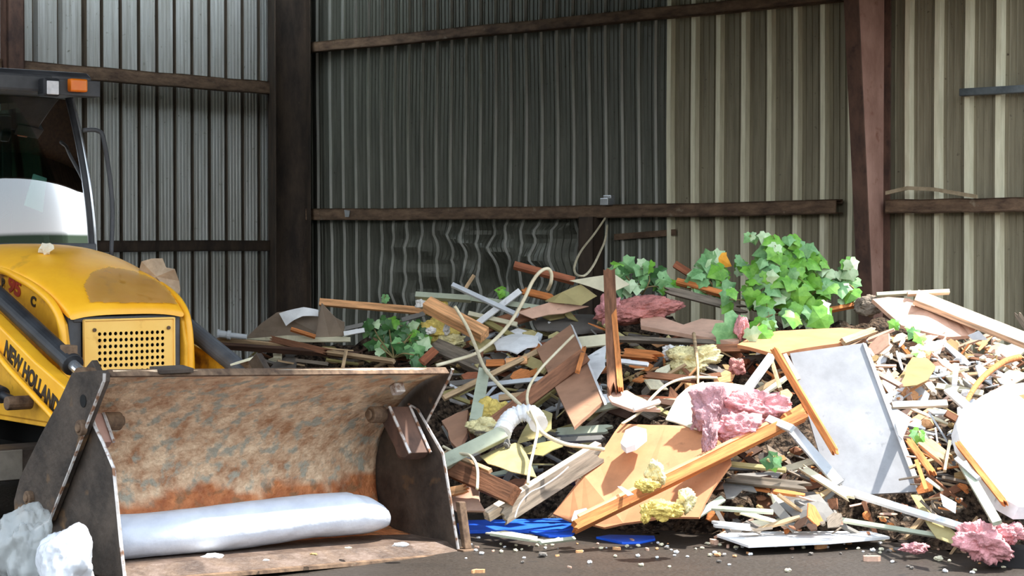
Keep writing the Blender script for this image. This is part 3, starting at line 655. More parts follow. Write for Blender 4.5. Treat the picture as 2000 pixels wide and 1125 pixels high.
# core of small stuff
vs=[];fs=[];nx,ny=150,84
for j in range(ny+1):
    for i in range(nx+1):
        x=-3.3+7.9*i/nx; y=10.5+6.3*j/ny
        # stay clear of the walls
        dr=(V((x,y,0))-C0).dot(NI_R); dl=(V((x,y,0))-C0).dot(NI_L)
        z=hz(x,y)
        if z>0: z=max(.0,z-.10+.13*noise.fractal(V((x*2.2,y*2.2,0)),.8,2,5)+.10*noise.noise(V((x*9,y*9,4))))
        if dr<.45: z=min(z,max(0,z*dr/.45)) if dr>0.05 else -.02
        vs.append((x,y,z))
def keep(q):
    v=V(vs[q]); l=MTI@V((v.x,v.y,0))
    return (v-C0).dot(NI_R)>.42 and v.z>-.05 and not(-5.4<l.x<.1 and abs(l.y)<1.12)
for j in range(ny):
    for i in range(nx):
        q=j*(nx+1)+i; c=(q,q+1,q+nx+2,q+nx+1)
        if all(keep(k) for k in c) and max(vs[k][2] for k in c)>0: fs.append(c)
us=sorted({k for f in fs for k in f}); mpx={k:i for i,k in enumerate(us)}; vs=[vs[k] for k in us]; fs=[tuple(mpx[k] for k in f) for f in fs]
M_core=mat('crumbled_rubble',(34,28,24),(110,92,76),rough=.95,scale=26,bump=.9,bs=40,lo=.42,hi=.66,c3=(190,178,160),s3=46,a3=.66,spec=.1)
tag(mk('rubble_heap',vs,fs,M_core,recenter=False),'fine crumbled debris filling the heap between the boards','rubble',kind='stuff')

W={k:wood('wood_'+k,c) for k,c in dict(pine=(226,168,118),orange=(204,128,74),brown=(134,92,68),dark=(84,62,50),pale=(236,214,188),tan=(190,160,124),pinkish=(220,180,158),redbrown=(150,92,66),greywood=(132,120,106)).items()}
S={k:mat('sheet_'+k,tuple(x*.88 for x in c),c,rough=.7,scale=5,bump=.08,c3=tuple(x*.7 for x in c),s3=9,a3=.66,spec=.3) for k,c in dict(white=(238,238,238),cream=(222,214,184),khaki=(176,162,112),olive=(150,138,88),grey=(120,117,112),panel=(152,153,156),dgrey=(104,98,92),taupe=(138,122,106),tan=(150,124,80),plywood=(196,134,94),brownply=(168,126,100),blue=(30,92,222),dblue=(24,60,176),pinkply=(214,172,148),greenish=(176,182,160),yellow=(214,190,110),black=(40,38,38),silver=(196,200,204)).items()}
FO={k:mat('fluff_'+k,tuple(x*.72 for x in c),c,rough=1,scale=14,bump=.6,bs=90,lo=.3,hi=.6,spec=.05) for k,c in dict(pink=(226,160,162),red=(206,138,130),yellow=(240,212,120),white=(244,240,234),ypale=(240,226,170),mauve=(196,150,154)).items()}

def frameM(A,B,roll=0,up=None):
    X=(B-A).normalized(); mid=(A+B)/2; c=(V((0,0,H))-mid).normalized()
    N=(c-X*c.dot(X)).normalized(); U=N.cross(X)
    if U.z<0: X=-X; U=N.cross(X)
    r=math.radians(roll); N2=N*math.cos(r)+U*math.sin(r); U2=N2.cross(X)
    return Matrix(((X.x,U2.x,N2.x,mid.x),(X.y,U2.y,N2.y,mid.y),(X.z,U2.z,N2.z,mid.z),(0,0,0,1)))
def plankmesh(name,L,w_,t,m,M,rag=(.0,.0),warp=.0,seed=0,bev=.0015):
    rd=random.Random(seed); n=6; m0=6; vs=[];fs=[]
    # cross-section split into strips across the width so that ends can splinter
    k=m0
    offs0=[rd.uniform(-1,1)*rag[0] for _ in range(k+1)]; offs1=[rd.uniform(-1,1)*rag[1] for _ in range(k+1)]
    for i in range(n+1):
        s=i/n
        for face in (0,1):
            for j in range(k+1):
                x=-L/2+L*s; 
                if i==0: x+=offs0[j]
                if i==n: x+=offs1[j]
                y=-w_/2+w_*j/k; z=(t/2 if face else -t/2)+warp*math.sin(PI*s)
                vs.append((x,y,z))
    st=2*(k+1)
    for i in range(n):
        a=i*st;b=a+st
        for j in range(k):
            fs.append((a+j,b+j,b+j+1,a+j+1)); fs.append((a+k+1+j,a+k+2+j,b+k+2+j,b+k+1+j))
        fs.append((a,a+k+1,b+k+1,b)); fs.append((a+k,b+k,b+2*k+1,a+2*k+1))
    for a in (0,n*st):
        for j in range(k): fs.append((a+j,a+j+1,a+k+2+j,a+k+1+j))
    return mk(name,vs,fs,m,M=M,recenter=False,bev=bev)
cnt=[0]
def pl(name,label,a,b,wpx,tpx,m,roll=0,rag=(.0,.0),cat='board',warp=0,Y=None,group=None):
    """board between two pixels; a=(px,py,offset towards the camera from the heap surface)"""
    cnt[0]+=1; A=P(*a,Y=Y); B=P(*b,Y=Y); s=(A.y+B.y)/2/F
    M=frameM(A,B,roll); o=plankmesh(name,(B-A).length,wpx*s,tpx*s,m,M,rag,warp,cnt[0]); return tag(o,label,cat,group)
def sh(name,label,pts,t,m,cat='sheet',rag=.0,curl=0,nsub=0,smooth=False,parent=None,D=None,tilt=None):
    """flat or gently bent sheet; pts = (px,py,offset)"""
    cnt[0]+=1; rd=random.Random(cnt[0]*3+1)
    if tilt is not None:   # put every corner on one plane: through the first point with the given normal
        p0=P(*(D or pts[0][:3])); nn=V(tilt).normalized(); Q=[]
        for p in pts:
            r=ray(p[0],p[1]); tt=(p0-V((0,0,H))).dot(nn)/r.dot(nn); Q.append(V((0,0,H))+r*tt)
    else: Q=[P(*p) for p in pts]
    if rag:
        Z=[]
        for i,p in enumerate(Q):
            q=Q[(i+1)%len(Q)]; L=(q-p).length; k=max(1,int(L/.09)); e1=(q-p).normalized() if L else V((1,0,0))
            c=sum(Q,V())/len(Q)
            for j in range(k):
                b_=p.lerp(q,j/k)
                if j: b_=b_+(c-b_).normalized()*rd.uniform(-.5,1)*rag+e1*rd.uniform(-1,1)*rag*.4
                Z.append(b_)
        Q=Z
    n=len(Q); c=sum(Q,V())/n
    N=V()
    for i in range(n): N+=(Q[i]-c).cross(Q[(i+1)%n]-c)
    N.normalize()
    if N.dot(V((0,0,H))-c)<0: N=-N
    bmx=bmesh.new(); top=[bmx.verts.new(p-c) for p in Q]; f=bmx.faces.new(top)
    r=bmesh.ops.triangulate(bmx,faces=[f])
    if nsub or curl:
        bmesh.ops.subdivide_edges(bmx,edges=bmx.edges[:],cuts=max(1,nsub),use_grid_fill=True)
        R=max((q-c).length for q in Q)
        for v in bmx.verts: v.co+=N*curl*(1-(v.co.length/R)**2)+N*.006*noise.noise(v.co*6+V((cnt[0],0,0)))
    X=(Q[1]-Q[0]).normalized(); X=(X-N*X.dot(N)).normalized(); U=N.cross(X)
    M=Matrix(((X.x,U.x,N.x,c.x),(X.y,U.y,N.y,c.y),(X.z,U.z,N.z,c.z),(0,0,0,1)))
    R3=M.to_3x3().inverted()
    for v in bmx.verts: v.co=R3@v.co
    g=bmesh.ops.extrude_face_region(bmx,geom=bmx.faces[:])
    for v in [x for x in g['geom'] if isinstance(x,bmesh.types.BMVert)]: v.co.z-=t
    bmesh.ops.recalc_face_normals(bmx,faces=bmx.faces)
    me=bpy.data.meshes.new(name); bmx.to_mesh(me); bmx.free(); me.materials.append(m)
    if smooth:
        for p in me.polygons: p.use_smooth=False
    o=bpy.data.objects.new(name,me); COL.objects.link(o); o.matrix_world=M
    return tag(o,label,cat)
def bl(name,label,px,py,d,rx,ry,m,cat='insulation',rz=None,rot=0,amp=.35,fine=.16,freq=1.7,smooth=True,sub=5):
    cnt[0]+=1; p=P(px,py,d); s=p.y/F
    M=Matrix.Translation(p)@Matrix.Rotation(-math.radians(rot),4,'Y')
    return tag(blobmesh(name,(rx*s,(rz or (rx+ry)/2.4)*s,ry*s),m,M=M,seed=cnt[0],amp=amp,fine=fine*.7,freq=freq,smooth=smooth,sub=sub),label,cat)
def cb(name,label,pts,r,m,cat='cable',n=7):
    b=MB(); b.tube([P(*p) for p in pts],r,n=n,sm=7); return tag(b.build(name,m,smooth=True),label,cat)

# ---- boards, sheets and fluff, from the left of the heap to the right
# left back
pl('batten','long pale pine batten lying along the top left of the heap',(624,590,.25),(832,608,.3),14,9,W['pine'],20)
sh('curled_sheet','taupe sheet sloping down at the far left of the heap, white back curling over it',[(478,662,.1),(512,632,.15),(542,611,.2),(575,606,.2),(628,610,.2),(620,650,.25),(620,662,.3)],.006,S['taupe'],curl=.03,nsub=2)
sh('curled_sheet','white curled sheet flap at the far left top of the heap',[(545,612,.3),(594,603,.3),(622,606,.3),(622,619,.33),(592,621,.34),(575,628,.36),(559,638,.36)],.006,S['white'],curl=.03,nsub=2)
sh('torn_board','taupe torn board standing upright under the left end of the pine batten',[(616,660,.35),(622,620,.4),(628,592,.4),(640,605,.4),(655,621,.4),(673,630,.4),(672,656,.35)],.012,S['taupe'],cat='board',rag=.012)
sh('sheet_edge','long off-white sheet edge under the taupe boards at the left',[(478,662,.12),(560,655,.3),(684,658,.34),(684,667,.34),(560,668,.3)],.012,S['cream'])
pl('stick','thin orange stick in front of the taupe sheet at the far left',(568,643,.42),(616,658,.42),7,7,W['orange'],30,cat='stick')
pl('splintered_board','brown splintered board slanting below the taupe sheets at the left',(532,663,.35),(642,688,.4),13,6,W['brown'],10,rag=(.03,.05))
pl('plywood_strip','long dark plywood strip at the far left, its end over the bucket cylinder',(412,674,.25),(700,694,.35),9,12,W['dark'],50)
pl('plywood_strip','long thin tan veneer strip running from the far left towards the dark ivy',(425,664,.2),(690,690,.3),5,12,W['tan'],60)
pl('plywood_strip','bent tan strip from behind the bucket rim to below the dark ivy',(640,688,.4),(770,706,.5),8,8,W['tan'],40)
b=MB(); A=P(428,652,.3); B=P(482,658,.3); b.cyl(A,A.lerp(B,.3),.028,n=12); b.cyl(A.lerp(B,.3),A.lerp(B,.42),.036,n=12); b.cyl(A.lerp(B,.42),B,.02,n=12); b.cyl(A-(B-A)*.05,A,.036,n=12)
tag(b.build('pipe_fitting',S['silver']),'silver-grey pipe fitting poking out at the far left end of the heap','pipe')
sh('board_scrap','cream square scrap in the dark gap above the bucket rim at the left',[(533,690,.3),(549,688,.3),(549,699,.3),(534,699,.3)],.02,S['cream'],cat='scrap')
pl('lath','grey lath in the dark gap just above the bucket rim',(578,704,.35),(640,711,.35),7,5,W['greywood'],10,cat='lath')
pl('lath','pale thin lath poking up from the bucket rim at the left of the ivy',(670,716,.6),(676,684,.5),7,5,W['tan'],0,cat='lath')
pl('panel_strip','white panel strip under the leaning ivy, right of the taupe board',(672,652,.38),(712,645,.4),9,6,S['white'],15,cat='strip')
pl('panel_strip','grey stacked edge right of the taupe board',(674,642,.36),(710,634,.36),8,8,S['grey'],10,cat='strip')
pl('panel_strip','white strip slanting down behind the dark ivy',(785,625,.3),(830,612,.32),9,5,S['grey'],10,cat='strip')
pl('board_scrap','small red-brown offcut below the dark ivy and the yellow fluff',(824,708,.5),(850,684,.5),17,6,W['redbrown'],10,cat='scrap')
pl('grey_beam','weathered grey beam end lying right under the yellow fluff at the left',(852,678,.35),(952,722,.45),30,22,W['greywood'],25,rag=(.02,.04))
# yellow fluff and the timber over it
bl('insulation_batt','yellow insulation clump under the brown timber at the top left',848,600,.25,26,18,FO['yellow'])
bl('insulation_batt','yellow insulation clump hanging below the brown timber, white bits in it',855,648,.3,40,26,FO['yellow'],fine=.22)
bl('insulation_batt','pale yellow insulation lump at the right of the hanging yellow clump',885,665,.38,26,13,FO['ypale'],fine=.22)
bl('plaster_lump','white plaster lump at the left end of the grey beam box',823,594,.45,11,8,FO['white'],cat='plaster')
bl('plaster_lump','small white plaster lump in the hanging yellow insulation',842,646,.62,10,7,FO['white'],cat='plaster')
bl('plaster_lump','upright white plaster bit right of the middle of the yellow insulation',872,642,.62,6,12,FO['white'],cat='plaster')
pl('timber','thick brown timber slanting over the yellow insulation, pine-coloured top edge',(834,594,.62),(947,655,.7),26,24,W['pine'],38)
pl('grey_board','greenish grey flat board lying at the top left beside the yellow insulation',(812,577,.3),(920,584,.35),11,14,S['greenish'],25)
pl('grey_board','long greenish grey trim along the heap top, right of the first grey board',(920,583,.3),(1066,604,.4),11,9,S['greenish'],15)
pl('metal_rail','silvery metal rail slanting down to the right over the heap top',(883,556,.45),(1012,616,.6),9,7,S['silver'],30,cat='rail')
pl('stick','short pale stick standing up behind the silvery rail',(906,568,.4),(926,537,.4),7,6,W['tan'],0,cat='stick')
pl('white_trim','bright white trim slanting up to the right under the silvery rail',(930,634,.5),(1016,568,.42),12,6,S['white'],20,cat='trim')
pl('brown_offcut','wide brown offcut below the white trim on the heap top',(945,640,.42),(1040,612,.42),26,8,W['brown'],25,rag=(.03,.05))
pl('batten','red-brown batten pointing up to the left at the heap top, middle of the photo',(1004,518,.4),(1122,549,.45),13,13,W['redbrown'],25)
pl('wood_strip','orange-brown splintered strip under the red-brown batten',(1020,568,.3),(1078,582,.35),14,8,W['orange'],20,rag=(.02,.04))
sh('folded_sheet','cream folded sheet at the crest, its tip under the upright post',[(1112,548,.5),(1186,538,.55),(1188,528,.55),(1230,556,.6),(1190,575,.6),(1150,560,.55)],.006,S['cream'],curl=.02,nsub=1)
sh('folded_sheet','olive-cream sheet fold lying below the folded cream sheet on the crest',[(1064,588,.45),(1100,572,.5),(1135,556,.5),(1166,578,.55),(1136,598,.55),(1080,592,.5)],.006,S['khaki'],curl=.03,nsub=1)
sh('thin_veneer','thin beige veneer under the olive sheet fold, broken edge to the right',[(1010,610,.5),(1075,590,.48),(1150,598,.5),(1100,612,.55),(1040,622,.55)],.008,S['pinkply'],rag=.02)
pl('beige_trim','long beige trim under the yellow insulation and silvery rail',(915,612,.4),(1010,634,.5),9,6,S['cream'],20,cat='trim')
sh('white_scraps','off-white crumpled sheet in the middle upper heap left of the brown panel',[(960,668,.5),(1000,652,.5),(1052,660,.5),(1060,676,.55),(1010,690,.6),(970,686,.55)],.01,S['white'],rag=.03,curl=.03,nsub=1)
sh('dark_sheet','dark grey crumpled sheet in the hollow below the cream folded sheet',[(1040,622,.2),(1160,618,.2),(1180,650,.3),(1110,660,.3),(1050,650,.3)],.008,S['dgrey'],rag=.03,curl=.05,nsub=2)
# vertical post, brown panel with batten
pl('splintered_post','tall splintered post standing upright in the middle of the heap, bright orange right edge',(1199,764,1.0),(1190,534,.95),24,20,W['brown'],0,rag=(.02,.06),cat='post')
pl('splinter','bright orange lit edge running up the right side of the upright post',(1212,758,1.06),(1193,540,1.01),11,10,W['orange'],0,rag=(.02,.05),cat='splinter')  # the post's sunlit right face, painted as a brighter strip
sh('square_board','square brown wood board standing on a corner left of the upright post',[(1048,682,.75),(1114,634,.75),(1180,782,.95),(1121,834,.95)],.022,S['brownply'],cat='panel',rag=.006)
sh('panel_edge_strip','thin white edge strip on the right side of the brown square panel',[(1114,632,.74),(1119,636,.76),(1184,784,.97),(1179,786,.97)],.02,S['white'],cat='strip')
pl('batten','brown batten crossing over the square brown panel from lower left',(968,826,.9),(1142,694,1.02),30,10,W['brown'],12,rag=(.03,.01))
pl('splinter','orange split end at the top of the batten crossing the square panel',(1128,726,1.05),(1141,680,1.06),9,8,W['orange'],0,rag=(.0,.03),cat='splinter')
sh('white_sheet','white torn sheet between the square brown panel and the upright post',[(1144,698,.7),(1184,674,.7),(1182,715,.75),(1165,742,.8),(1155,738,.8)],.006,S['white'],rag=.012)
pl('cream_board','cream board slanting behind the top of the square brown panel',(1110,672,.6),(1184,664,.6),24,6,S['cream'],25)
pl('khaki_lath','khaki lath slanting up from the left to the square brown panel',(866,778,.55),(1052,686,.6),11,8,W['tan'],25,cat='lath')
pl('khaki_board','short khaki board under the left corner of the square brown panel',(1020,700,.5),(1068,722,.55),22,6,S['khaki'],15)
sh('yellow_strip','khaki-yellow pointed strip right of the bucket top corner',[(860,766,.5),(905,752,.5),(934,742,.5),(928,756,.5),(895,772,.5),(862,774,.5)],.012,S['olive'],cat='strip')
pl('wood_strip','short orange strip in the middle left heap above the khaki lath',(950,710,.55),(985,709,.55),14,8,W['orange'],20)
pl('wood_strip','pale orange strip right beside the short orange strip',(988,708,.55),(1030,704,.55),15,8,W['pine'],20)
pl('standing_lath','grey-green slat standing nearly upright right of the bucket',(928,822,1.0),(946,722,.95),23,7,S['greenish'],0)
pl('lath','pale lath running right from the upright grey-green slat',(945,752,.7),(1062,740,.8),9,6,S['silver'],25,cat='lath')
pl('lath','khaki lath below the pale lath in the middle left heap',(975,778,.65),(1040,770,.7),13,7,W['tan'],25,cat='lath')
bl('insulation_batt','bright yellow insulation behind the upright grey-green slat',958,808,.8,30,26,FO['yellow'],fine=.2)
bl('insulation_batt','pale yellow insulation piled at the foot of the grey-green slat',945,835,.95,30,17,FO['ypale'],fine=.2)
sh('brown_bark_board','brown broken board with a ragged top right of the bucket',[(862,822,.8),(893,806,.8),(914,800,.8),(912,846,.9),(896,878,.9),(880,862,.9)],.03,S['brownply'],cat='board',rag=.02)
pl('brown_beam','thick brown beam low on the left, running down right from the bucket side',(868,908,1.1),(1004,968,1.1),36,22,W['brown'],10)
pl('yellow_lath','thin yellowish lath lying on top of the low brown beam',(870,884,1.2),(958,920,1.2),9,8,W['tan'],40,cat='lath')
# downspout with ribbed elbow
b=MB(); A=P(858,908,1.25); B=P(985,845,1.25)
M=frameM(A,B,20); b.box((-.5*(B-A).length,-.045,-.03),(.5*(B-A).length,.045,.03)); o=b.build('gutter_downspout',S['greenish'],M=M,bev=.006,recenter=False); tag(o,'greenish white downspout with a ribbed white elbow right of the bucket','downspout')
dsp=o; Mi=dsp.matrix_world.inverted(); b=MB()
path=[P(980,848,1.25),P(985,835,1.26),P(993,822,1.28),P(1005,812,1.28),P(1020,807,1.28),P(1036,808,1.26),P(1046,816,1.24),P(1052,828,1.22)]
b.tube([Mi@p for p in path],lambda t:.055+.006*math.cos(t*2*PI*15),n=14,sm=9); b.build('ribbed_elbow',S['white'],dsp)
sh('khaki_sheet','khaki bent sheet right of the ribbed elbow',[(1035,830,.8),(1060,800,.8),(1080,812,.8),(1078,842,.9),(1055,858,.9),(1010,868,.9)],.006,S['khaki'],curl=.03,nsub=1)
sh('khaki_sheet','khaki sheet below the downspout, upper one, with a pointed right end',[(1008,880,.85),(1085,862,.85),(1100,872,.85),(1060,892,.9),(1015,888,.9)],.006,S['olive'],curl=.02,nsub=1)
sh('khaki_sheet','large khaki sheet hanging below the downspout down to the brown beam',[(938,896,1.0),(1008,872,1.0),(1022,878,1.0),(1048,932,1.1),(1000,928,1.1),(955,915,1.1)],.006,S['khaki'],curl=.04,nsub=2)
bl('rag','small bluish grey rag caught on the khaki sheet',991,868,1.15,6,10,S['grey'],cat='rag')
pl('pale_plank','wide pale plank leaning up to the right over the blue sheet, its upper edge bright',(950,1008,.95),(1170,872,.75),18,20,W['pale'],55)
pl('shaded_plank_face','grey-pink plank face with a wavy white wire on it, below the bright plank edge',(984,1006,.98),(1166,890,.80),36,8,W['greywood'],-5,rag=(.03,.03))  # greyer wood paints in the shade on the plank's front face
cb('thin_wire','thin white wire lying wavy along the grey-pink plank',[(1006,1010,1.08),(1015,985,1.08),(1035,962,1.05),(1060,950,1.05),(1090,930,1.0),(1110,912,1.0)],.004,S['white'],cat='wire')
sh('scrap_board','pale pinkish scrap board standing right beside the bucket corner',[(872,985,.9),(905,942,.9),(935,948,.9),(936,978,.95),(948,998,1.0),(890,998,1.0)],.012,S['pinkply'],cat='board',rag=.01)
pl('pine_offcut','orange pine offcut above the pinkish scrap, right beside the bucket',(874,962,1.05),(908,955,1.05),17,10,W['pine'],20,rag=(.03,.03))
# big plywood, orange beam
sh('plywood_sheet','big orange plywood sheet leaning in the middle front of the heap',[(1080,1003,.55),(1140,928,.7),(1212,828,.85),(1300,830,.9),(1380,834,.9),(1425,882,.9),(1428,905,.85),(1392,955,.7),(1365,1010,.6),(1290,1010,.55),(1180,1030,.5),(1112,1016,.5)],.016,S['plywood'],cat='plywood',rag=.008)
sh('cream_sheet','curved cream sheet standing behind the mauve insulation',[(1300,828,.8),(1322,790,.8),(1348,764,.8),(1400,750,.75),(1452,752,.7),(1465,800,.8),(1420,850,.9),(1360,842,.9)],.008,S['cream'],curl=.06,nsub=2)
bl('insulation_batt','mauve-pink insulation draped over the top of the orange plywood',1390,808,1.15,38,46,FO['mauve'],fine=.25,rot=10)
bl('insulation_batt','pale pink insulation right of the mauve one, under the white tube',1468,798,1.15,68,34,FO['pink'],fine=.22,rot=-5)
bl('insulation_batt','mauve-pink insulation tail hanging down the plywood face',1385,855,1.2,14,34,FO['mauve'],fine=.3)
bl('insulation_batt','pink insulation fold between the mauve tail and the orange beam',1440,836,1.2,48,28,FO['pink'],fine=.25)
pl('orange_beam','long orange beam slanting up right across the plywood sheet',(1122,1030,.95),(1568,812,1.25),20,26,W['orange'],15,rag=(.02,.02))
pl('orange_beam_top','bright sunlit top edge strip along the long orange beam',(1130,1012,.95),(1500,830,1.22),10,12,W['pine'],50,cat='strip')  # sunlight on the beam's top face, put into a lighter wood colour
pl('orange_block','orange wood block right of the pale pink insulation',(1535,822,1.1),(1572,800,1.1),26,14,W['orange'],15,cat='block')
sh('foam_chunk','white foam chunk stuck on the upper left of the orange plywood',[(1212,865,1.05),(1222,840,1.05),(1240,832,1.05),(1262,838,1.05),(1262,850,1.05),(1240,868,1.05),(1222,874,1.05)],.04,S['white'],cat='foam',rag=.006)
sh('foam_chunk','white foam chunk at the lower corner of the orange plywood',[(1116,1016,.9),(1122,998,.9),(1145,992,.9),(1150,1002,.9),(1135,1014,.9),(1126,1022,.9)],.04,S['white'],cat='foam',rag=.006)
sh('paper_scrap','white paper scrap flat on the right part of the orange plywood',[(1206,950,1.0),(1214,950,1.0),(1238,965,1.0),(1226,968,1.0)],.004,S['white'],cat='paper')
bl('insulation_batt','yellow insulation stuck above the orange beam on the plywood',1280,925,1.05,17,24,FO['ypale'],fine=.28)
bl('insulation_batt','yellow insulation above the beam, lower left clump',1262,948,1.05,20,12,FO['yellow'],fine=.25)
bl('insulation_batt','yellow insulation lump below the orange beam, largest one',1295,995,1.1,34,18,FO['yellow'],fine=.25)
bl('insulation_batt','white-yellow insulation lump right below the orange beam',1340,978,1.1,16,22,FO['ypale'],fine=.25)
bl('insulation_batt','small yellow insulation lump hanging at the lower left below the orange beam',1262,1005,1.1,10,16,FO['yellow'],fine=.25)
# cables
M_cab=mat('cream_cable',(206,192,158),(232,220,190),rough=.5,scale=9,bump=0)
cb('electric_cable','thick cream cable looping over the heap top down to the left above the bucket',[(852,714,.75),(888,704,.75),(930,690,.75),(968,662,.75),(998,628,.75),(1022,588,.7),(1040,550,.65),(1056,530,.65),(1070,525,.62),(1077,535,.6),(1076,552,.58),(1070,566,.45)],.014,M_cab)
cb('electric_cable','cream cable running down from the yellow insulation to the white elbow and on right',[(888,598,.9),(912,638,.9),(930,680,.9),(946,718,1.0),(975,752,1.15),(1010,785,1.25),(1040,815,1.35),(1060,845,1.35),(1100,866,1.3),(1140,872,1.15),(1180,878,1.1)],.013,M_cab)
cb('electric_cable','thin pale cable curling over the square brown panel and down past the elbow',[(1120,655,1.0),(1085,690,1.1),(1055,722,1.1),(1034,755,1.15),(1030,785,1.2),(1042,812,1.45),(1050,838,1.45),(1042,880,1.35),(1034,915,1.3),(1031,945,1.25)],.010,M_cab)
cb('electric_cable','pale cable curving from the broken post foot up to the middle right',[(1215,828,.9),(1250,805,.9),(1275,775,.85),(1305,750,.8),(1345,738,.75),(1400,738,.6)],.010,M_cab)
cb('electric_cable','white cable end drooping over the low brown beam beside the bucket',[(865,872,1.3),(890,884,1.3),(918,890,1.3),(932,915,1.3),(932,955,1.3)],.010,M_cab)
cb('hanging_wire','pale wire loop hanging from the middle rail to the heap top',[(1182,426,-3.4),(1160,458,-2.8),(1135,490,-2.),(1122,520,-.8),(1126,536,-.2),(1142,538,0),(1158,520,-.6),(1172,492,-1.6),(1182,468,-2.4),(1186,440,-3.2)],.010,M_cab,cat='wire')
cb('thin_root','thin pale root hanging in front of the middle hollow',[(1355,652,.7),(1360,690,.75),(1363,720,.8),(1363,752,.85)],lambda t:.014-.006*t,W['tan'],cat='root')
# centre-right top
bl('insulation_roll','red-pink insulation roll lying on the crest behind the upright post',1245,606,.5,78,24,FO['red'],rot=8,amp=.15,fine=.2)
bl('insulation_batt','pink insulation lump at the left end of the red-pink roll',1188,605,.55,22,26,FO['pink'],fine=.25)
sh('splintered_board','long splintered pine board under the red-pink insulation roll',[(1248,617,.55),(1290,618,.55),(1335,634,.6),(1370,622,.6),(1412,626,.6),(1444,664,.7),(1432,668,.7),(1340,652,.65),(1252,636,.6)],.03,S['pinkply'],cat='board',rag=.012)
pl('wood_strip','dark edge board running right below the splintered pine board',(1200,662,.5),(1440,672,.6),9,12,W['greywood'],30)
pl('wood_strip','orange-brown board below the dark edge board in the centre',(1350,682,.5),(1460,680,.6),16,10,W['brown'],20,rag=(.05,.02))
sh('wide_board','wide bright pine board lying flat above the grey panel',[(1440,673,.8),(1475,655,.75),(1520,646,.7),(1640,640,.7),(1702,644,.7),(1655,668,.85),(1560,682,.95),(1518,692,.95),(1480,682,.9)],.025,S['plywood'],cat='board',rag=.008)
pl('board_edge','splintered light board end at the right of the wide pine board',(1645,668,.9),(1705,646,.8),14,8,W['tan'],30,rag=(.02,.04))
pl('timber','orange-topped timber left of the large ivy plant',(1322,550,.3),(1432,580,.45),11,14,W['orange'],25)
pl('greywood_board','greenish grey board below the orange-topped timber by the ivy',(1310,568,.35),(1450,604,.5),16,8,W['greywood'],20,rag=(.06,.05))
pl('board','orange-edged board from under the ivy towards the right post',(1470,602,.3),(1560,618,.45),8,10,W['brown'],25)
pl('board','orange-edged board rising right from under the ivy to the broken grey drum',(1590,612,.4),(1680,594,.35),8,12,W['orange'],25)
pl('board','short brown offcut standing up behind the orange-topped timber',(1318,516,.1),(1350,536,.15),14,10,W['redbrown'],10)
bl('insulation_batt','pink fluff hanging below the ivy on the wide pine board',1448,640,.95,12,24,FO['pink'],fine=.25)
pl('white_tube','bright white tube slanting under the wide pine board',(1506,697,1.0),(1450,774,1.2),15,13,S['white'],20,cat='tube')
pl('wood_block','short orange log end in the centre hollow right of the upright post',(1220,690,.6),(1285,696,.65),18,14,W['orange'],20,rag=(.02,.04),cat='block')
pl('lath','white lath right of the upright post',(1212,706,.7),(1266,712,.7),8,6,S['white'],30,cat='lath')
pl('wood_strip','brown board in the centre below the yellow fluff',(1262,732,.6),(1360,742,.6),13,8,W['brown'],20,rag=(.03,.04))
bl('insulation_batt','tan-yellow insulation mass in the centre hollow',1350,704,.45,48,26,FO['ypale'],fine=.3,rot=10)
bl('insulation_batt','whitish insulation clump at the left of the tan-yellow mass',1318,690,.5,22,14,FO['white'],fine=.3)
bl('red_fluff','small dark red lump in the centre hollow',1440,716,.6,14,15,FO['red'],cat='lump')
pl('stick','tan stick standing under the slanting white tube end',(1506,700,.8),(1524,760,.9),8,7,W['tan'],0,cat='stick')
sh('splintered_board','splintered orange board at the foot of the upright post',[(1185,768,.95),(1225,762,.95),(1260,780,1.0),(1290,800,1.0),(1255,798,1.0),(1236,800,1.0),(1195,785,1.0)],.02,S['pinkply'],cat='board',rag=.015)
pl('lath','pale lath end left of the plywood top, under the post foot',(1238,800,1.1),(1288,784,1.1),9,7,S['white'],30,cat='lath')
pl('lath','greenish lath lying right of the square panel\'s lower corner',(1160,800,.8),(1215,788,.8),13,8,S['greenish'],25,cat='lath')
pl('grey_slab','wide grey-green slab in the dark hollow left of the plywood top',(1090,845,.6),(1190,838,.6),18,8,S['greenish'],35,rag=(.03,.03))
pl('grey_slab','long pale grey slab under the cream cable, left of the plywood',(1070,862,.65),(1180,856,.65),11,8,S['grey'],35,rag=(.03,.03))
# grey panel zone
sh('cabinet_panel','large grey cabinet panel leaning on the right part of the heap',[(1640,968,.22),(1606,905,0),(1543,690,0),(1686,670,0),(1796,960,0)],.02,S['panel'],cat='panel',tilt=(-.05,-.87,.49))
sh('lit_panel_edge','thin bright white edge along the right side of the grey panel',[(1802,956,0),(1794,963,0),(1685,669,0),(1692,671,0)],.024,S['white'],cat='edge strip',tilt=(-.05,-.87,.49),D=(1640,968,.235))  # sun glare on the panel's right edge, painted as a white strip
pl('orange_stick','long orange stick leaning along the left side of the grey panel',(1512,682,.0),(1632,884,.38),13,11,W['orange'],-20,rag=(.01,.02),cat='stick',Y=12.0)
pl('pale_lath','bright lath edge behind the long orange stick',(1532,692,-.02),(1560,742,.06),8,6,W['pale'],20,cat='lath',Y=12.0)
sh('grey_card','light grey triangular card behind the right edge of the grey panel',[(1738,790,.9),(1780,816,.9),(1762,858,.9),(1755,850,.9)],.006,S['panel'],cat='card')
pl('white_rail','white plastic rail slanting from the orange beam behind the grey panel',(1500,818,1.25),(1548,838,1.25),15,9,S['silver'],20,cat='rail')
pl('white_rail','long wide white rail going down right from the beam end to the panel foot',(1545,838,1.0),(1640,945,.42),20,9,S['silver'],20,cat='rail')
pl('white_rail','long bright white rail in front of the grey panel foot, down to the pink clump',(1640,955,.40),(1938,1048,.40),14,9,S['white'],35,cat='rail')
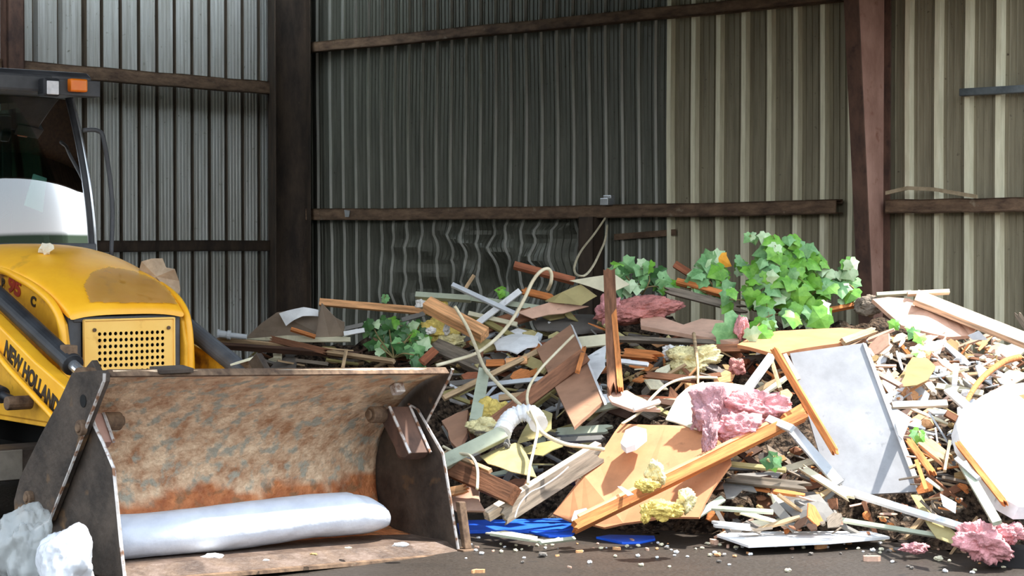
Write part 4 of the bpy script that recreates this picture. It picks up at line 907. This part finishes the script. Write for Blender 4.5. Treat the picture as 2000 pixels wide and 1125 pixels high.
pl('white_rail','jagged pale rail under the grey panel, left part',(1568,915,.5),(1660,972,.45),14,8,S['cream'],25,rag=(.03,.03),cat='rail')
pl('pale_lath','thin grey-green lath low in the shadow under the long white rail',(1645,1016,.25),(1830,1046,.25),9,8,S['greenish'],25,cat='lath')
pl('board','dull orange board end below the long orange beam, under the white rail',(1420,935,.5),(1570,950,.6),18,10,W['greywood'],30,rag=(.05,.05))
pl('lath','yellowish lath under the orange beam right of the plywood',(1415,905,.75),(1535,918,.75),9,8,S['khaki'],35,cat='lath')
sh('shingle','torn grey roofing piece under the orange beam, with a notched lower edge',[(1412,945,.45),(1440,925,.45),(1525,922,.45),(1515,945,.5),(1470,948,.5),(1478,960,.5),(1450,955,.5),(1432,972,.5),(1418,972,.5)],.01,S['grey'],cat='roofing',rag=.01)
sh('shingle','crumpled grey roofing piece low in front, above the white board',[(1518,984,.4),(1600,968,.38),(1635,1012,.28),(1600,1026,.25),(1565,1032,.25),(1545,1010,.3)],.012,S['grey'],cat='roofing',rag=.02,curl=.04,nsub=1)
sh('shingle','dark torn roofing piece behind the crumpled grey one',[(1500,955,.3),(1590,960,.3),(1632,990,.25),(1590,1005,.25),(1520,985,.28)],.01,S['dgrey'],cat='roofing',rag=.02)
pl('lath','short grey-green lath standing in front, left of the white board',(1362,1006,.5),(1412,974,.5),14,7,S['greenish'],20,cat='lath')
pl('lath','long grey-green lath lying low behind the crumpled roofing',(1390,992,.6),(1510,1000,.6),8,8,S['greenish'],30,cat='lath')
pl('lath','pale short plank crossing the crumpled roofing down to the white board',(1510,985,.46),(1555,1035,.28),18,7,S['grey'],10,cat='lath')
pl('white_lath','white broken board piece just behind the flat white board',(1398,1024,.45),(1462,1030,.45),12,8,S['white'],40,rag=(.03,.02),cat='lath')
pl('orange_branch','orange-brown root stub right of the grey panel edge',(1776,862,.95),(1822,925,.95),13,11,W['orange'],10,rag=(.03,.03),cat='root')
pl('brown_board','brown thick broken board right of the grey panel',(1806,865,1.0),(1850,900,1.0),26,14,W['tan'],25,rag=(.03,.05))
pl('stick','thin tan stick leaning below the brown broken board',(1855,862,1.1),(1845,920,1.1),6,6,W['tan'],0,cat='stick')
pl('stick','orange stick standing along the lower right edge of the grey panel',(1790,900,.95),(1810,958,.95),8,7,W['orange'],0,cat='stick')
pl('grey_trim','greenish white trim leaning down to the pink clump at the lower right',(1880,905,1.0),(1948,1022,.85),18,9,S['greenish'],15,cat='trim')
pl('grey_trim','short pale trim above the leaning greenish white trim',(1868,896,1.05),(1912,936,1.0),9,8,S['silver'],15,cat='trim')
sh('bent_sheet','olive cream bent sheet at the lower right, below the long white rail',[(1778,965,.3),(1798,968,.3),(1818,1005,.32),(1880,1055,.3),(1868,1068,.3),(1830,1055,.3),(1812,1030,.3)],.006,S['khaki'],curl=.02,nsub=1)
sh('paper_scrap','torn white paper in the hollow at the lower right',[(1836,964,.95),(1868,982,.95),(1866,1002,.95),(1842,988,.95)],.004,S['white'],cat='paper',rag=.01)
sh('foam_slab','big white foam slab with a brown lower edge at the right edge of the photo',[(1868,828,1.0),(1878,800,1.0),(1920,772,.95),(1960,752,.95),(2060,740,.95),(2070,990,.9),(1990,990,.9),(1950,968,.9),(1905,900,.95),(1875,860,1.0)],.08,S['white'],cat='foam',rag=.012)
pl('slab_edge','rusty brown underside strip along the lower edge of the white foam slab',(1872,868,1.0),(1962,982,.92),12,12,W['orange'],10,rag=(.02,.02),cat='strip')
bl('insulation_batt','large pink insulation clump lying on the floor at the lower right',1925,1062,.55,50,34,FO['pink'],fine=.3,rot=-15,amp=.4)
bl('insulation_batt','smaller pink insulation lump at the far lower right edge',1975,1042,.6,28,20,FO['pink'],fine=.3)
bl('insulation_batt','little pink insulation tuft on the floor, left of the large pink clump',1785,1070,.35,24,10,FO['pink'],fine=.3)
b=MB(); p=P(1975,1088,.35); M=Matrix.Translation(p)@Matrix.Rotation(-.3,4,'Z'); b.box((-.12,-.06,-.06),(.14,.08,.06)); tag(b.build('dark_block',S['black'],M=M,bev=.006,recenter=False),'dark block on the floor at the lower right corner','block')
# right top
bl('broken_drum','broken grey-brown rounded lump at the top of the heap beside the red-brown column',1697,597,.45,26,20,W['greywood'],cat='lump',amp=.2)
sh('pale_slab','broad pinkish torn board on the sunlit right top of the heap',[(1704,584,.6),(1735,580,.55),(1775,583,.55),(1812,600,.6),(1868,622,.6),(1888,618,.6),(1908,640,.65),(1895,655,.7),(1852,658,.75),(1815,650,.7),(1760,635,.7),(1735,612,.65)],.03,S['pinkply'],cat='board',rag=.012)
pl('long_plank','long cream plank running down right to the edge of the photo from the heap top',(1788,580,.65),(2010,668,.8),26,18,W['pale'],35)
pl('long_plank_side','tan lower edge board under the long cream plank',(1790,590,.6),(2005,678,.74),10,14,W['tan'],0,cat='board')
pl('thin_board','thin pale board sticking out behind the top of the long cream plank',(1772,574,.55),(1854,570,.55),8,10,W['pale'],30)
pl('thin_board','thin grey-green strip on the heap top just right of the column',(1712,576,.5),(1780,572,.5),8,8,S['greenish'],35)
sh('tan_card','tan five-sided card on the sunlit debris right of the grey panel',[(1755,756,.95),(1766,736,.95),(1772,712,.92),(1784,694,.9),(1812,700,.9),(1828,716,.92),(1812,742,.95),(1790,752,.95)],.006,S['tan'],cat='card',rag=.004)
sh('greyish_flap','pale bluish flap below the broad pinkish board',[(1890,655,.85),(1912,646,.85),(1930,664,.85),(1900,664,.85)],.006,S['silver'],cat='flap')
pl('board_end','split board end standing at the right edge of the photo above the plank',(1986,612,.4),(2006,640,.4),14,8,W['greywood'],0,rag=(.02,.02))
b=MB(); b.tube([P(1990,698,.9),P(1962,706,.95),P(1930,728,1.0),P(1905,755,1.0),P(1885,790,1.0)],lambda t:.026-.010*t,n=8); rt=b.build('tree_root',W['orange'],smooth=True); tag(rt,'orange-brown root forking on the right slope above the white foam slab','root')
Mi=rt.matrix_world.inverted()
for pts in ([(1918,668,.9),(1914,710,.95),(1908,748,1.0),(1925,790,1.0)],[(1905,752,1.0),(1895,770,1.0),(1890,778,1.0)],[(1990,700,.9),(2000,720,.9),(2010,740,.9)]):
    b=MB(); b.tube([Mi@P(*p) for p in pts],lambda t:.024-.008*t,n=8); b.build('side_root',W['pinkish'],rt,smooth=True)
pl('white_plank','bright white slanting plank over the debris right of the tan card',(1852,762,1.0),(1890,796,1.0),18,8,S['white'],30)
pl('white_plank','bright pale board lying level right of the grey panel',(1742,792,.95),(1850,788,.95),14,8,W['pale'],35)
pl('white_plank','white upright sliver left of the roots on the right slope',(1868,712,.9),(1864,752,.95),10,6,S['white'],0)
pl('white_plank','pale sunlit strip beside the upper right edge of the grey panel',(1712,728,.95),(1760,754,1.0),10,7,W['pinkish'],30)
# blue boards and trim on the floor
M_bl=mat('blue_board',(24,84,214),(40,108,240),rough=.45,scale=6,bump=.02,c3=(70,110,200),s3=12,a3=.62,spec=.4)
def fl_(name,label,pts,t,m,cat,z=.0,rag=0): # flat things on the floor: pixel outline dropped on the plane z
    Q=[]
    for x,y in pts: r=ray(x,y); Q.append(V((0,0,H))+r*((z+t-H)/r.z))
    n=len(Q); b=MB(); b.add(Q+[q-V((0,0,t)) for q in Q],[tuple(range(n)),tuple(range(2*n-1,n-1,-1))]+[(i,(i+1)%n,n+(i+1)%n,n+i) for i in range(n)])
    return tag(b.build(name,m,bev=.002),label,cat)
fl_('blue_board','long bright blue board on the floor right of the bucket corner',[(893,1022),(908,1016),(1000,1014),(1100,1012),(1128,1030),(1090,1036),(1000,1034),(897,1036)],.022,M_bl,'board')
fl_('blue_board','second blue board on the floor, overlapping the first at its right end',[(1028,1036),(1100,1030),(1124,1036),(1118,1045),(1072,1046)],.014,M_bl,'board',z=.0)
fl_('blue_board','small rounded blue piece on the floor below the plywood sheet',[(1164,1048),(1190,1044),(1278,1046),(1280,1052),(1250,1058),(1215,1059)],.014,M_bl,'board')
fl_('white_board','bright white board lying almost flat on the floor at the front',[(1400,1044),(1432,1038),(1700,1037),(1738,1048),(1620,1058),(1462,1065)],.016,S['white'],'board',z=.045)
pl('edge_trim','thin grey-edged beige trim on the floor in front of the blue boards',(958,1042,.7),(1060,1058,.5),8,6,S['greenish'],60,cat='trim')
pl('edge_trim','short grey trim on the floor between the blue boards and the plywood foot',(1055,1060,.5),(1122,1052,.45),8,6,S['greenish'],40,cat='trim')
sh('beige_strip','beige broken strip on the floor behind the grey-edged trim',[(948,1040,.6),(985,1036,.55),(1050,1048,.5),(1050,1056,.55),(1010,1050,.6)],.008,S['cream'],cat='strip',rag=.01)
def adopt(parent,child,name):
    for p in COL.objects:
        if p.get('label')==parent: break
    else: raise Exception(parent)
    for c in COL.objects:
        if c.get('label')==child: break
    else: raise Exception(child)
    bpy.context.view_layer.update()
    c.parent=p; c.matrix_parent_inverse=p.matrix_world.inverted(); c.name=name
    for k in ('label','category','group'):
        if k in c: del c[k]
adopt('large grey cabinet panel leaning on the right part of the heap','thin bright white edge along the right side of the grey panel','edge_strip')
adopt('square brown wood board standing on a corner left of the upright post','thin white edge strip on the right side of the brown square panel','edge_strip')
adopt('tall splintered post standing upright in the middle of the heap, bright orange right edge','bright orange lit edge running up the right side of the upright post','lit_edge')
adopt('brown batten crossing over the square brown panel from lower left','orange split end at the top of the batten crossing the square panel','split_end')
adopt('wide pale plank leaning up to the right over the blue sheet, its upper edge bright','grey-pink plank face with a wavy white wire on it, below the bright plank edge','shaded_face')
adopt('long orange beam slanting up right across the plywood sheet','bright sunlit top edge strip along the long orange beam','lit_top_edge')
adopt('big white foam slab with a brown lower edge at the right edge of the photo','rusty brown underside strip along the lower edge of the white foam slab','underside')
adopt('long cream plank running down right to the edge of the photo from the heap top','tan lower edge board under the long cream plank','side_edge')

# ---------------------------------------------------------------- ivy
def leafm(name,c,c2): return mat(name,c,c2,rough=.45,scale=14,bump=.1,spec=.4)
LM=[leafm('ivy_leaf_fresh',(84,140,44),(128,184,70)),leafm('ivy_leaf_bluish',(92,140,84),(136,180,120)),leafm('ivy_leaf_pale_underside',(158,190,140),(196,216,176)),leafm('ivy_leaf_deep',(44,78,40),(70,110,58))]
M_stem=mat('ivy_stem',(110,96,60),(150,136,90),scale=12)
LEAF=[(0,0),(.18,-.15),(.42,-.06),(.42,.12),(.60,.34),(.40,.44),(.24,.66),(0,.95),(-.24,.66),(-.40,.44),(-.60,.34),(-.42,.12),(-.42,-.06),(-.18,-.15)]
def add_leaf(mb,p,size,rd,mi,face=None):
    N=(V((rd.uniform(-.7,.7),-1.0,rd.uniform(-.1,1.2))) if face is None else V(face)).normalized()
    a=rd.gauss(PI,.9); U=V((math.sin(a),0,math.cos(a))); U=(U-N*U.dot(N)).normalized(); X=U.cross(N)
    fold=rd.uniform(.05,.28); vs=[];
    for x,y in LEAF: vs.append(p+X*x*size+U*(y-.2)*size+N*(-abs(x)*fold*size*1.4-(y*y)*.18*size))
    c=p+U*.15*size+N*.02*size; vs.append(c); n=len(LEAF)
    mb.add(vs,[(i,(i+1)%n,n) for i in range(n)],mi)
def ivy(label,base,clusters,seed,mix=(5,3,1,0),spread=.16):
    """clusters: (px,py,rx,ry,count,size px,offset)"""
    rd=random.Random(seed); b0=P(*base); root=empty('ivy_plant',b0); tag(root,label,'ivy')
    lf=MB(); st=MB(); bag=[k for k,c in enumerate(mix) for _ in range(c)]
    for (px,py,rx,ry,n,sz,d) in clusters:
        c=P(px,py,d)-b0; mid=(c*.5)+V((rd.uniform(-.06,.06),-.05,.03))
        if n>4: st.tube([V((0,0,0)),mid,c],.006,n=5,sm=4)
        for _ in range(n):
            while 1:
                u,v=rd.uniform(-1,1),rd.uniform(-1,1)
                if u*u+v*v<1: break
            p=P(px+u*rx,py+v*ry,d+rd.uniform(-spread,spread))-b0; s=p.y*0+sz*rd.uniform(.65,1.25)*14.5/F
            add_leaf(lf,p,s,rd,rd.choice(bag))
            if rd.random()<.35: st.tube([c+(p-c)*.2,(c+p)/2+V((0,-.01,.02)),p],.0028,n=4,sm=3)
    lf.build('foliage',None,root,mats=LM); st.build('stem',M_stem,root,smooth=True)
ivy('large bright green ivy plant on top of the heap left of the red-brown column',(1540,610,.3),[
 (1545,480,22,20,10,30,.3),(1505,500,18,30,8,30,.4),(1580,510,32,24,16,32,.35),(1540,540,42,36,30,34,.5),(1490,560,34,40,24,30,.5),(1600,555,26,34,18,34,.4),(1470,530,20,22,8,28,.4),
 (1570,600,40,30,16,38,.65),(1500,605,24,28,10,32,.65),(1600,615,18,16,5,40,.6),(1476,640,22,14,5,30,.85),(1425,585,14,20,5,30,.6)],3,(6,3,1,0))
ivy('small ivy sprig with drooping pale leaves sticking up from the large ivy',(1520,500,.45),[(1505,462,14,8,2,38,.5),(1512,486,8,10,2,36,.5),(1468,464,8,10,4,22,.45)],4,(1,1,5,0),.04)
ivy('narrow ivy shoot with pale tips right against the red-brown column',(1655,600,.3),[(1656,520,10,14,4,34,.35),(1652,552,16,12,5,34,.35),(1658,578,16,10,5,32,.38),(1642,530,8,8,2,24,.3)],5,(1,3,3,0),.06)
ivy('large-leaved ivy sprig between the two greenest ivy plants, yellow leaf above it',(1395,570,.3),[(1388,520,18,14,5,46,.3),(1370,545,20,14,7,40,.35),(1412,548,14,22,7,38,.35),(1440,520,12,14,4,26,.3)],6,(2,6,1,0),.07)
ivy('darker ivy clump on the heap behind the red-pink insulation roll',(1255,575,.2),[(1215,530,18,18,9,30,.2),(1265,535,34,22,16,28,.2),(1300,560,18,14,8,26,.25),(1240,562,30,10,8,26,.25)],8,(2,5,1,3),.1)
ivy('dark ivy clump drooping below the pine batten at the left top of the heap',(770,700,.35),[(760,640,46,20,22,26,.35),(800,665,36,26,26,28,.4),(750,670,30,22,14,26,.4),(730,640,20,14,9,22,.35),(820,640,18,12,6,24,.35),(815,695,18,12,6,26,.5)],9,(1,3,1,7),.1)
ivy('single large ivy leaf hanging over the splintered pine board',(1428,622,.8),[(1425,640,2,2,1,62,.95)],10,(1,3,0,0),.01)
ivy('few ivy leaves hanging below the broad pinkish board at the right',(1775,640,.85),[(1782,642,10,6,3,30,.95),(1790,660,8,8,2,26,.95),(1752,634,8,5,2,22,.9),(1796,690,5,6,2,22,1.0)],12,(2,5,1,0),.03)
ivy('tiny ivy sprig standing up above the pine batten at the left',(752,592,.3),[(754,580,4,8,3,14,.3)],13,(1,3,2,0),.02)
ivy('small ivy bit lying under the right end of the orange beam',(1512,910,.9),[(1510,900,8,12,5,22,.95)],14,(1,2,0,4),.03)
ivy('little bright green leaf bunch right of the grey card on the lower right slope',(1795,850,1.0),[(1794,848,6,8,3,22,1.0)],15,(5,2,0,0),.02)
ivy('small pale green leaf bits on the heap crest behind the silvery rail',(975,575,.3),[(980,570,18,6,7,18,.35)],16,(2,4,2,0),.04)
b=MB(); rd=random.Random(5); q=P(1407,506,.3); add_leaf(b,V((0,0,0)),.14,rd,0,(.1,-1,.3)); o=b.build('dead_leaf',mat('orange_yellow_leaf',(224,150,40),(244,176,60),scale=9),M=Matrix.Translation(q),recenter=False); tag(o,'orange-yellow dead leaf above the large-leaved ivy sprig','leaf')

# ---------------------------------------------------------------- countable rubble
ZN={'A':'in the dark gap behind the bucket rim','B':'in the mixed debris left of the square board','B2':'in the dark hollows below the square board','C':'in the hollow right of the upright post','D':'on the sunlit slope right of the grey panel','D2':'on the crest near the long cream plank','E':'in the shaded rubble under the orange beam','G':'beside the grey panel lower right corner'}
PAL={'A':['brown','dark','tan','greywood','olive','dgrey','cream'],'B':['grey','white','khaki','brown','greywood','orange','dgrey','silver','olive','tan','redbrown'],
 'B2':['dgrey','olive','khaki','dark','brown','greenish','greywood','grey'],'C':['tan','brown','orange','cream','dark','pine','khaki','greywood','dgrey','redbrown'],
 'D':['white','pale','pinkply','pinkish','white','cream','pine','silver','tan','pinkply'],'D2':['brown','orange','tan','dark','greywood','pinkply'],
 'E':['grey','dgrey','greywood','brown','tan','pinkply','cream','dark','orange','grey'],'G':['brown','tan','orange','greywood','dgrey','pinkply','cream']}
CN=dict(brown='brown',dark='dark brown',tan='tan',greywood='weathered grey-brown',olive='olive',dgrey='dark grey',cream='cream',grey='light grey',white='white',khaki='khaki',orange='orange-brown',silver='silver-grey',redbrown='red-brown',greenish='greenish grey',pine='pine-coloured',pale='pale cream',pinkply='pale pink-beige',pinkish='pinkish beige')
def colmat(k,pref): 
    if pref=='w': return W.get(k) or S[k]
    return S.get(k) or W[k]
PROTO={}
def proto(kind,col,v):
    key=(kind,col,v)
    if key in PROTO: return PROTO[key]
    rd=random.Random(v*17+len(kind)); b=MB()
    if kind=='wood_splinter':
        k=5; top=[]; L=1
        for i in range(k+1):
            t=i/k; wd=(.5 if 0<i<k else rd.uniform(.1,.45)); top.append((t-.5+rd.uniform(-.03,.03),wd*rd.uniform(.75,1.1)))
        vs=[];fs=[]
        for x,wd in top: vs+=[(x,-wd,-.5),(x,wd,-.5),(x,wd*.9,.5),(x,-wd*.9,.5)]
        for i in range(k):
            for j in range(4): q=i*4; fs.append((q+j,q+(j+1)%4,q+4+(j+1)%4,q+4+j))
        fs+=[(0,1,2,3),(k*4,k*4+1,k*4+2,k*4+3)]; b.add(vs,fs); pref='w'
    elif kind=='cut_offcut':
        a=rd.uniform(-.06,.06); b.add([(-.5,-.5,-.5),(.5+a,-.5,-.5),(.5,.5,-.5),(-.5+a,.5,-.5),(-.5,-.5,.5),(.5+a,-.5,.5),(.5,.5,.5),(-.5+a,.5,.5)],[(0,3,2,1),(4,5,6,7),(0,1,5,4),(1,2,6,5),(2,3,7,6),(3,0,4,7)]); pref='w'
    elif kind=='board_scrap':
        n=rd.choice([4,5,6,7]); vs=[]
        for i in range(n):
            a=2*PI*(i+rd.uniform(-.25,.25))/n; r=rd.uniform(.38,.6); vs.append((r*math.cos(a),r*math.sin(a)))
        b.add([(x,y,.5) for x,y in vs]+[(x,y,-.5) for x,y in vs],[tuple(range(n)),tuple(range(2*n-1,n-1,-1))]+[(i,(i+1)%n,n+(i+1)%n,n+i) for i in range(n)]); pref='s'
    else:
        bm=bmesh.new(); bmesh.ops.create_icosphere(bm,subdivisions=2,radius=.5)
        for q in bm.verts: q.co*=1+.5*noise.noise(q.co*3+V((v*5,0,0)))
        bm.verts.ensure_lookup_table(); b.add([q.co.copy() for q in bm.verts],[tuple(x.index for x in f.verts) for f in bm.faces]); bm.free(); pref='s'
    me=bpy.data.meshes.new(kind); me.from_pydata([tuple(p) for p in b.v],[],b.f); me.materials.append(colmat(col,pref))
    o=bpy.data.objects.new(kind,me); PROTO[key]=o; return o
KW={'cut_offcut':'square-ended offcut','wood_splinter':'wood splinter','board_scrap':'board scrap','plaster_chunk':'broken chunk'}
KC={'cut_offcut':'offcut','wood_splinter':'splinter','board_scrap':'scrap','plaster_chunk':'chunk'}
SKY=[(420,690),(600,675),(700,690),(860,680),(900,640),(960,610),(1200,640),(1240,650),(1400,650),(1690,650),(1760,650),(1900,670),(2010,690)]
def scatter(zone,x0,x1,y0,y1,n,seed,sizes=(.06,.30),lift=(.0,.16),kinds=(5,3,2),level=.5,poly=None):
    rd=random.Random(seed); bag=['wood_splinter']*kinds[0]+['board_scrap']*kinds[1]+['plaster_chunk']*kinds[2]
    for _ in range(n):
        px=rd.uniform(x0,x1); py=rd.uniform(y0,y1)
        if poly and not poly(px,py): continue
        Y=hd(px,py); p=at(px,py,Y-rd.uniform(*lift))
        kind=rd.choice(bag); kind='cut_offcut' if kind=='wood_splinter' and rd.random()<.42 else kind; col=rd.choice(PAL[zone]); s=rd.uniform(*sizes)*(rd.random()**.6*.6+.4)
        if kind in('wood_splinter','cut_offcut'): dim=(s*1.6,s*rd.uniform(.10,.25),max(.008,s*rd.uniform(.05,.10)))
        elif kind=='board_scrap': dim=(s*1.0,s*rd.uniform(.5,.9),rd.uniform(.006,.016))
        else: dim=(s*.35,s*.28,s*.24)
        # orientation: roughly along the slope, length mostly level
        N=V((rd.gauss(0,.45),-.55+rd.gauss(0,.45),.8)).normalized()
        a=rd.gauss(0,.45) if rd.random()<level else rd.uniform(-1.5,1.5)
        X=V((math.cos(a),math.sin(a)*.6,math.sin(a)*.8)); X=(X-N*X.dot(N)).normalized(); U=N.cross(X)
        o=proto(kind,col,rd.randrange(7)).copy(); COL.objects.link(o)
        o.matrix_world=Matrix(((X.x*dim[0],U.x*dim[1],N.x*dim[2],p.x),(X.y*dim[0],U.y*dim[1],N.y*dim[2],p.y),(X.z*dim[0],U.z*dim[1],N.z*dim[2],max(p.z,.02)),(0,0,0,1)))
        g=math.degrees(math.atan2(X.z,X.x)); 
        if g>90: g-=180
        if g<-90: g+=180
        if kind=='plaster_chunk': ori='small' if s<.16 else 'fist-sized'
        else: ori='level' if abs(g)<14 else ('right-rising' if 0<g<60 else ('left-rising' if -60<g<0 else 'upright'))
        lab=f"{ori} {CN[col]} {KW[kind]} {ZN[zone]}"
        tag(o,lab,KC[kind],lab)
scatter('A',470,860,676,718,46,21,(.08,.30),(.0,.25),(6,3,1),.8)
scatter('B',880,1190,610,800,165,22,(.07,.34),(.1,.5),(5,4,1),.75,lambda x,y:not(x<900 and y<700))
scatter('B2',870,1200,790,960,75,23,(.08,.34),(.0,.4),(6,4,1),.85,lambda x,y:not(x<930 and y<800))
scatter('C',1205,1540,640,800,185,24,(.06,.32),(.05,.40),(5,3,2),.7)
scatter('D',1690,2005,660,860,300,25,(.05,.30),(.3,.62),(5,4,3),.4,lambda x,y: x>1690+(y-670)*.38)
scatter('D2',1740,1995,650,720,40,26,(.05,.25),(.0,.3),(5,2,2),.5)
scatter('E',1385,1640,880,1035,115,27,(.06,.30),(.05,.45),(5,4,2),.7)
scatter('G',1640,1990,975,1050,42,28,(.05,.20),(.0,.2),(4,3,3),.6)
scatter('G',1790,1900,830,1000,60,29,(.06,.26),(.2,.6),(5,3,2),.4)
# small bits on the floor
rd=random.Random(77)
FCOL=[('white','white'),('cream','cream'),('pine','orange'),('pinkply','pinkish'),('dgrey','dark')]
for i in range(150):
    px=rd.uniform(900,1990)
    if rd.random()<.65: py=1062+abs(rd.gauss(0,14))+(8 if px>1700 else 0)
    else: py=rd.uniform(1050,1122)
    if px<960 and py<1040: continue
    r=ray(px,py); p=V((0,0,H))+r*(-H/r.z)
    c,cn=rd.choice(FCOL[:2]*2+FCOL); k='wood_splinter' if c in('pine','pinkply') and rd.random()<.5 else 'plaster_chunk'
    o=proto(k,c,rd.randrange(7)).copy(); COL.objects.link(o); s=rd.uniform(.012,.034)*(1.6 if rd.random()<.12 else 1)
    o.name='floor_chip'; o.location=(p.x,p.y,s*.3); o.scale=(s*(2 if k!='plaster_chunk' else 1.1),s*(.8),s*.6); o.rotation_euler=(0,0,rd.uniform(0,3))
    side='right of the white board' if px>1740 else ('in front of the white board' if px>1390 else ('below the plywood' if px>1130 else 'below the blue boards'))
    lab=f"tiny {cn} chip on the dark floor {side}"; tag(o,lab,'chip',lab)
# bits lying on the bucket lip, on the hood and against the loader
def on_lip(px,py,s,m,label,cat='chip'):
    q=tl(px,py,'z',.10); p=MT@q; o=blobmesh('lip_chip',(s*1.4,s,s*.4),m,loc=(p.x,p.y,p.z),seed=px,sub=2,smooth=False); tag(o,label,cat)
on_lip(783,1064,.030,S['white'],'white foam chip on the right end of the bucket lip')
on_lip(415,1088,.045,S['white'],'flat white chip on the bucket lip left of centre')
on_lip(612,1082,.016,S['orange'] if 'orange' in S else S['tan'],'small tan chip on the bucket lip near the middle')
on_lip(520,1094,.013,S['white'],'small white crumb on the bucket lip')
on_lip(680,1070,.014,S['cream'],'small cream crumb on the bucket lip')
